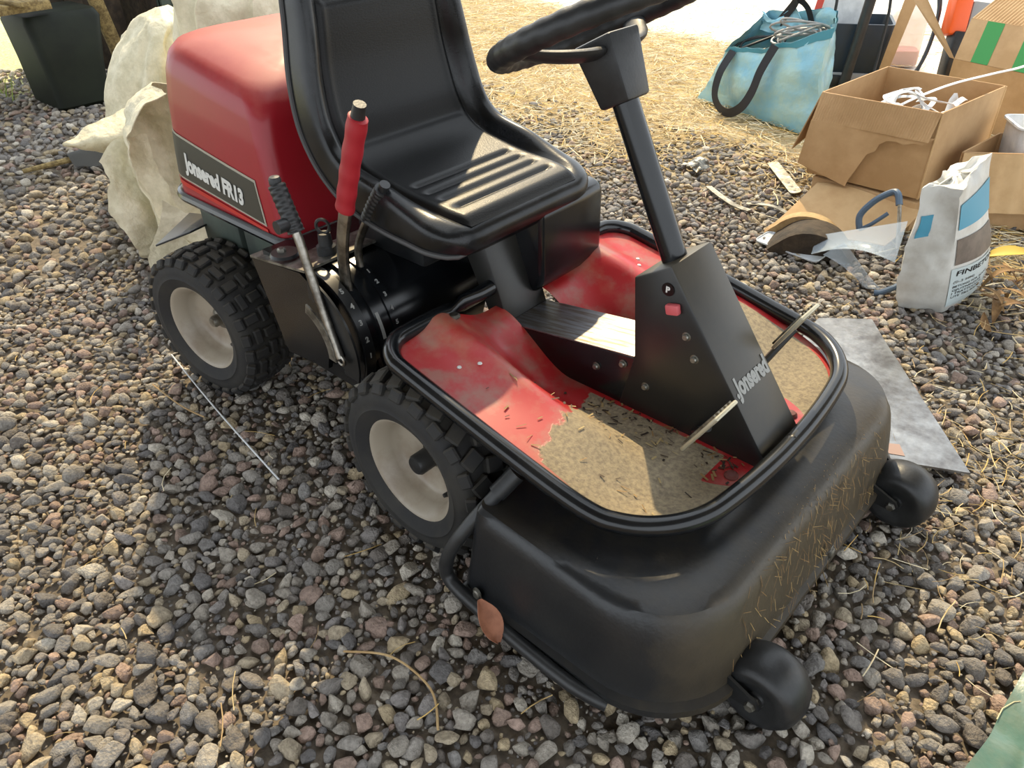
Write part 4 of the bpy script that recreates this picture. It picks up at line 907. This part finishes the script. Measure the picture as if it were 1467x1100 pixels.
obj('saw_blade', panel([(.295, 1.53, .06), (.395, 1.395, .13), (.40, 1.39, .117), (.30, 1.525, .045)], .0015), 'steel', hs)
cf = root('plastic_film', 'clear curled piece of plastic leaning against the cement bag', 'plastic sheet', (.25, 1.4, 0))
def filmf(a, b):
    p0 = Vector((.085, 1.32, .06)).lerp(Vector((.35, 1.33, .105)), a); p1 = Vector((.05, 1.43, .075)).lerp(Vector((.33, 1.42, .165)), a); p = p0.lerp(p1, b); p.z += .03*math.sin(math.pi*a)*(1-b)-.03*math.sin(math.pi*b)*(1-a)+.045*b*a; return p
obj('sheet', thick(grid(filmf, 16, 8), .0015), 'clear_film', cf, smooth=70)
obj('fold', thick(grid(lambda a, b: Vector((.12+.17*a+.05*b, 1.335-.035*a+.01*b, .06-.055*a+.05*b*(1-a*.6)))+Vector((0, .02*math.sin(3*a+2*b), 0)), 14, 6), .0015), 'clear_film', cf, smooth=70)
wl = root('log_piece', 'dark weathered half-round log piece on the gravel', 'log', (.02, 1.5, 0))
ml = frame((.03, 1.435, .0), (.30, .10, .0), (-.1, .30, 0))
prof = [(-.125, 0), (.135, 0), (.125, .035), (.085, .075), (.02, .095), (-.05, .085), (-.105, .045)]
pc_ = cat([(x, z, 0) for x, z in prof], 3, closed=True)
obj('log_body', loft([[ml @ Vector((p[0]*k, y+.02*p[1], max(0, p[1]*k))) for p in pc_] for y, k in ((-.045, .97), (-.03, 1), (.0, 1.02), (.05, 1), (.09, .97))]), 'dark_wood', wl, smooth=50)
obj('cut_face', loft([[ml @ Vector((p[0]*k-.03, y, max(0, p[1]*k*1.05))) for p in pc_] for y, k in ((.091, .98), (.13, 1.0))]), 'log_cut', wl, label='pale split wood behind', smooth=50)
ld = root('plastic_dish', 'shallow translucent white plastic dish lying by the log piece', 'dish', (.0, 1.42, 0))
mt_ = frame((.0, 1.415, .012), (.24, -.03, .0), (.03, .24, .02))
obj('lid_plate', xf(prism(rrect(-.15, .10, -.045, .045, (.02,)*4, 5), 'z', 0, .004), mt_), 'clear_lid', ld)
obj('lid_rim', xf(tube([Vector((x, y, .005)) for x, y in rrect(-.15, .10, -.045, .045, (.02,)*4, 5)], .003, 6, closed=True), mt_), 'clear_lid', ld)
o = obj('bent_strip', ribbon(cat([(-.55, 1.735, .016), (-.45, 1.66, .022), (-.36, 1.615, .02), (-.29, 1.60, .022)], 6), .013, t=.002), 'galv', None, label='thin bent metal strip on the gravel beyond the steering column', cat='metal strip', world=False)
ms = root('metal_bar', 'flat grey metal bar with holes near the open box', 'metal bar', (-.35, 2.0, .01))
mt_ = frame((-.345, 2.005, .022), (.245, -.27, 0), (.27, .245, .05))
obj('blade_body', xf(prism(rrect(-.18, .18, -.024, .024, (.02, .02, .005, .005), 5), 'z', 0, .005), mt_), 'galv', ms)
for k in (.07, .115, .155): obj('hole', xf(lathe([(.006, .0052), (.006, .0056), (0, .0056)], 12, 'z'), mt_ @ Matrix.Translation((k, 0, 0))), 'black_plastic', ms)
o = obj('metal_strip', ribbon(cat([(-.34, 1.67, .016), (-.24, 1.70, .02), (-.12, 1.66, .014)], 6), .010, t=.0015), 'galv', None, label='short dull metal strip between the bent strip and the log', cat='metal strip', world=False)
o = obj('crushed_can', thick(grid(lambda a, b: Vector((-.77+.10*a+.02*b, 1.86+.09*b-.03*a, .02+.035*math.sin(3*a)*(.6+.4*b)))+wr((a*4, b*4, 0), 1.3, .012), 12, 10), .002), 'galv', None, label='crushed silver can on the straw beyond the steering column', cat='can', world=False, smooth=20)
# metal plate behind the mower
mp_ = root('metal_plate', 'scuffed grey sheet metal plate lying under the far side of the mower', 'metal plate', (.5, .8, 0))
obj('plate', panel([(.27, .985, .026), (.395, 1.078, .026), (.48, .965, .030), (.832, .525, .042), (.655, .445, .040), (.30, .60, .030)], .006), 'sheet_metal', mp_)
obj('rust_patch', panel([(.655, .470, .0436), (.70, .490, .0440), (.675, .525, .0435), (.63, .50, .043)], .0006), 'rust', mp_, label='rust-pink worn patch')
# dry leaves by the bag
rs = random.Random(12)
def leaf(c, L_, w_, yaw_, pit, curl, m__, lab, nm='dry_leaf', grp=None):
    mm = Matrix.Translation(c) @ Matrix.Rotation(yaw_, 4, 'Z') @ Matrix.Rotation(pit, 4, 'Y')
    g = grid(lambda a, b: mm @ Vector((L_*(a-.5), w_*(2*b-1)*math.sin(math.pi*min(max(a, .03), .985))**.7, curl*math.sin(math.pi*a)*L_+.3*w_*(2*b-1)**2)), 9, 4)
    return obj(nm, thick(g, .001), m__, None, label=lab, cat='leaf', group=grp, world=False, smooth=60)
for k in range(20):
    x, y = .66+rs.gauss(0, .055), 1.50+rs.gauss(0, .10)
    leaf((x, y, .025+rs.random()*.05), rs.uniform(.06, .14), rs.uniform(.006, .016), rs.uniform(0, 6.28), rs.uniform(-.5, .5), rs.uniform(-.2, .3), 'leaf_dry', 'dry curled brown leaf in the heap beside the cement bag', grp='dry leaves beside the cement bag')
leaf((.60, 1.70, .06), .16, .035, .6, -.1, .1, 'leaf_yellow', 'yellow leaf lying above the heap of dry brown leaves')
leaf((.318, -.518, .104), .085, .022, R_(-10), R_(50), .1, 'leaf_brown', 'brown dead leaf stuck on the black deck side bar')
# teal tarp at the corner
def tarpf(a, b):
    p = Vector((1.035, -.28, 0)).lerp(Vector((1.075, .22, 0)), a); p += Vector((.42, -.30, 0))*b; p.z = .034+.10*sstep(0, .5, b)+.024*math.sin(26*b+4*a)*sstep(.05, .2, b)+.012*math.sin(9*a+5*b); p += wr(p, 9, .012); p.z = max(p.z, .028); return p
obj('teal_tarp', thick(grid(tarpf, 40, 40), .002), 'teal_tarp', None, label='folded teal green tarpaulin on the gravel in the corner of the view', cat='tarpaulin', world=False, smooth=60)

# ------------------------------------------------------------------ left: tank, pallet, plank, sacks, stick
tk = root('water_tank', 'dark green plastic tank standing on the gravel under pale boards', 'tank', (-4.2, .6, 0))
rr_ = []
for z, y0, y1, e in ((0, .48, .75, .02), (.02, .465, .765, 0), (.25, .46, .81, 0), (.46, .445, .865, 0), (.50, .46, .85, .02), (.505, .50, .81, .05)):
    rr_.append([Vector((x-.05*z, y, z)) for x, y in rrect(-4.45+e, -4.03-e, y0, y1, (.045,)*4, 5)])
obj('tank_body', loft(rr_), 'green_tank', tk, smooth=40)
obj('tank_cap', lathe([(.05, .50), (.05, .53), (0, .53)], 18, 'z', (-4.3, .6, 0)), 'black_plastic', tk)
pl = root('pallet', 'pale wooden pallet boards lying on top of the dark green tank', 'pallet', (-4.25, .6, .53))
for k, (y0, y1) in enumerate(((.08, .18), (.24, .34), (.40, .50))): obj('board', xf(box(-.38, .36, y0-.55, y1-.55, 0, .022), frame((-4.28, .52, .575), (1, .05*k, 0), (0, 1, 0))), 'old_wood', pl, bevel=.002)
for k in range(2): obj('block', box(-4.12+.0-.34*k, -4.02-.34*k, .14, .60, .532, .575), 'old_wood', pl, bevel=.003)
obj('leaning_plank', hexa([(-4.40, 1.02, 0), (-4.37, 1.09, 0), (-4.43, 1.10, 0), (-4.46, 1.03, 0)], [(-4.34, .88, .85), (-4.31, .95, .85), (-4.37, .96, .85), (-4.40, .89, .85)]), 'old_wood', None, label='yellowish wooden plank leaning upright beside the tank', cat='plank', world=False, bevel=.003)
ck = root('wooden_crate', 'dark green wooden crate behind the white sacks', 'crate', (-4.75, 1.6, 0))
for k in range(3): obj('board', box(-4.50, -4.48, 1.42, 2.33, .02+.17*k, .175+.17*k), 'dark_crate', ck, bevel=.002)
for y in (1.42, 2.28): obj('post', box(-4.53, -4.46, y, y+.06, 0, .60), 'dark_crate', ck, bevel=.002)
obj('back', box(-5.1, -4.53, 1.42, 2.33, .0, .52), 'dark_wood', ck)
dw = root('board_stack', 'dark brown boards standing behind the tank and the plank', 'boards', (-4.8, .9, 0))
for k in range(5): obj('board', box(-4.85-.03*(k % 2), -4.82-.03*(k % 2), .72+.12*k, .83+.12*k, 0, .95+.04*(k % 3)), 'dark_wood', dw, bevel=.003)
def blob(name, label, ctr, prof, seed, m__, wrk=.03, grp=None, sq=2.4):
    rings = []
    for k in range(29):
        t = k/28*(len(prof)-1); i = min(int(t), len(prof)-2); f = t-i; z, cx_, cy_, rx, ry = [prof[i][j]+(prof[i+1][j]-prof[i][j])*f for j in range(5)]; ring = []
        for j in range(64):
            a = 2*math.pi*j/64; fo = 1+.07*math.sin(5*a+seed+2*z)+.05*math.sin(9*a-3*z+seed)+.03*math.sin(17*a+6*z); p = Vector((cx_+rx*fo*math.copysign(abs(math.cos(a))**(2/sq), math.cos(a)), cy_+ry*fo*math.copysign(abs(math.sin(a))**(2/sq), math.sin(a)), z)); p += wr((p.x+seed, p.y, p.z*.6), 6, wrk)+wr((p.x, p.y+seed, p.z), 15, wrk*.5); p.z = max(p.z, 0.002); ring.append(p)
        rings.append(ring)
    return obj(name, loft(rings), m__, None, label=label, cat='sack', world=False, smooth=60, group=grp)
blob('woven_sack', 'tall slumped white woven sack behind the red hood', 0, [(0, -2.52, .34, .26, .19), (.2, -2.52, .35, .25, .18), (.42, -2.52, .38, .23, .155), (.58, -2.52, .44, .2, .12), (.66, -2.5, .48, .15, .09), (.69, -2.5, .49, .05, .04)], 3, 'woven')
blob('woven_sack', 'big bulging white woven sack directly behind the seat and hood', 0, [(0, -1.88, .68, .27, .40), (.3, -1.88, .68, .29, .42), (.6, -1.88, .67, .28, .42), (.8, -1.86, .67, .24, .39), (.90, -1.86, .66, .17, .30), (.93, -1.86, .66, .06, .1)], 8, 'woven')
def cloth(name, rows, n1=6, n2=8, wrk=.012):
    Rw = [cat(r_, n2) for r_ in rows]; cols = [cat([r_[j] for r_ in Rw], n1) for j in range(len(Rw[0]))]
    V = []; na, nb = len(cols[0]), len(cols)
    for i in range(na):
        for j in range(nb):
            p = Vector(cols[j][i]); p += wr(p, 11, wrk)+wr(p, 27, wrk*.5); p.z = max(p.z, .004); V.append(p)
    F = [(i*nb+j, (i+1)*nb+j, (i+1)*nb+j+1, i*nb+j+1) for i in range(na-1) for j in range(nb-1)]
    return thick((V, F), .003)
sk = root('crumpled_sack', 'crumpled empty cream sack trailing on the gravel behind the rear wheel', 'sack', (-1.8, .0, 0))
# corner flap pointing away to the side
obj('corner_flap', cloth('f', [[(-2.2, .32, .47), (-2.2, .20, .43), (-2.2, .04, .415), (-2.2, -.06, .385), (-2.2, -.148, .353)], [(-2.08, .30, .40), (-2.06, .18, .385), (-2.08, .04, .37), (-2.13, -.07, .36), (-2.2, -.15, .35)], [(-2.1, .26, .33), (-2.08, .16, .32), (-2.12, .04, .31), (-2.16, -.06, .325), (-2.2, -.15, .347)], [(-2.2, .20, .24), (-2.2, .12, .26), (-2.2, .03, .275), (-2.2, -.06, .31), (-2.2, -.15, .344)]]), 'woven', sk, label='pointed corner of the sack', smooth=60)
# curled hem that stands open towards the camera
obj('curled_hem', cloth('h', [[(-1.62, .02, .60), (-1.66, -.05, .56), (-1.70, -.10, .48), (-1.70, -.115, .40), (-1.68, -.125, .30), (-1.62, -.12, .19), (-1.56, -.08, .13), (-1.48, -.05, .11)], [(-1.78, .06, .60), (-1.85, .0, .54), (-1.90, -.02, .46), (-1.88, -.03, .38), (-1.84, -.04, .28), (-1.76, -.03, .16), (-1.66, -.0, .10), (-1.56, .02, .10)], [(-1.80, .14, .58), (-1.88, .10, .50), (-1.94, .08, .42), (-1.92, .08, .34), (-1.86, .08, .26), (-1.78, .08, .17), (-1.68, .08, .13), (-1.56, .08, .13)], [(-1.70, .20, .56), (-1.74, .18, .48), (-1.78, .17, .40), (-1.78, .17, .32), (-1.72, .17, .26), (-1.66, .16, .2), (-1.6, .16, .17), (-1.52, .16, .17)]], wrk=.018), 'woven', sk, label='curled open hem of the sack', smooth=60)
obj('trailing_cloth', cloth('t', [[(-1.82, .0, .42), (-1.84, -.10, .41), (-1.84, -.17, .38)], [(-1.80, .0, .33), (-1.78, -.12, .31), (-1.78, -.20, .30)], [(-1.78, .0, .24), (-1.72, -.14, .22), (-1.74, -.225, .22)], [(-1.76, .02, .14), (-1.68, -.11, .13), (-1.72, -.205, .13)], [(-1.80, .03, .03), (-1.70, -.06, .03), (-1.74, -.175, .05)], [(-1.86, .06, .012), (-1.80, -.02, .012), (-1.82, -.12, .012)]], wrk=.022), 'woven', sk, label='lower trailing part of the sack', smooth=60)
obj('standing_fold', cloth('s', [[(-1.60, -.10, .27), (-1.56, -.03, .22), (-1.50, .04, .17)], [(-1.60, -.14, .18), (-1.56, -.07, .14), (-1.48, .0, .12)], [(-1.66, -.175, .08), (-1.60, -.10, .07), (-1.50, -.03, .07)], [(-1.68, -.17, .015), (-1.62, -.11, .012), (-1.52, -.04, .012)]], wrk=.014), 'woven', sk, label='front fold of the sack', smooth=60)
obj('wooden_stick', tube(cat([(-3.12, -.08, .02), (-3.06, .06, .035), (-3.0, .20, .05)], 6), [.010+.0006*k for k in range(13)], 8), 'old_wood', None, label='pale stick poking out of the grey rag', cat='stick', world=False)
obj('grey_rag', cloth('r', [[(-3.08, .10, .02), (-3.02, .20, .03), (-2.95, .34, .03)], [(-3.02, .10, .075), (-2.96, .22, .09), (-2.90, .36, .09)], [(-2.96, .10, .02), (-2.90, .20, .02), (-2.84, .34, .02)]], wrk=.012), 'grey_rag', None, label='dark grey rag under the tip of the cream sack', cat='rag', world=False, smooth=60)
for i, (P, lab) in enumerate((([(-1.075, -.412, .03), (-.72, -.47, .035), (-.371, -.514, .03)], 'long straight white stalk on the gravel between the wheels'), ([(.115, -.70, .02), (.21, -.66, .05), (.30, -.65, .03), (.36, -.69, .02)], 'curved pale stalk on the gravel below the deck bar'), ([(-.98, -.52, .025), (-.82, -.52, .03), (-.74, -.50, .02)], 'short dry stalk beside the rear wheel'))):
    obj('dry_stalk', tube(cat(P, 8), .0022, 6), 'white_plastic' if i == 0 else 'log_cut', None, label=lab, cat='stalk', world=False)
# grass beyond the tank
V, F = [], []
for _ in range(2600):
    x, y = random.uniform(-7.5, -4.55), random.uniform(-.9, .40); h = random.uniform(.05, .22); a = random.uniform(0, 6.28); l_ = random.uniform(-.08, .08); b0 = len(V)
    e = Vector((math.cos(a), math.sin(a), 0))*.004; p = Vector((x, y, 0)); V += [p-e, p+e, p+e*.6+Vector((l_*.5, l_*.4, h*.6)), p+Vector((l_*1.2, l_, h)), p-e*.6+Vector((l_*.5, l_*.4, h*.6))]; F += [(b0, b0+1, b0+2, b0+4), (b0+4, b0+2, b0+3)]
me = mb(V, F, 'grass'); me.materials.append(MATS['grass']); o = obj('grass', me, None, label='sunlit yellow green grass beyond the tank', cat='grass', kind='stuff')
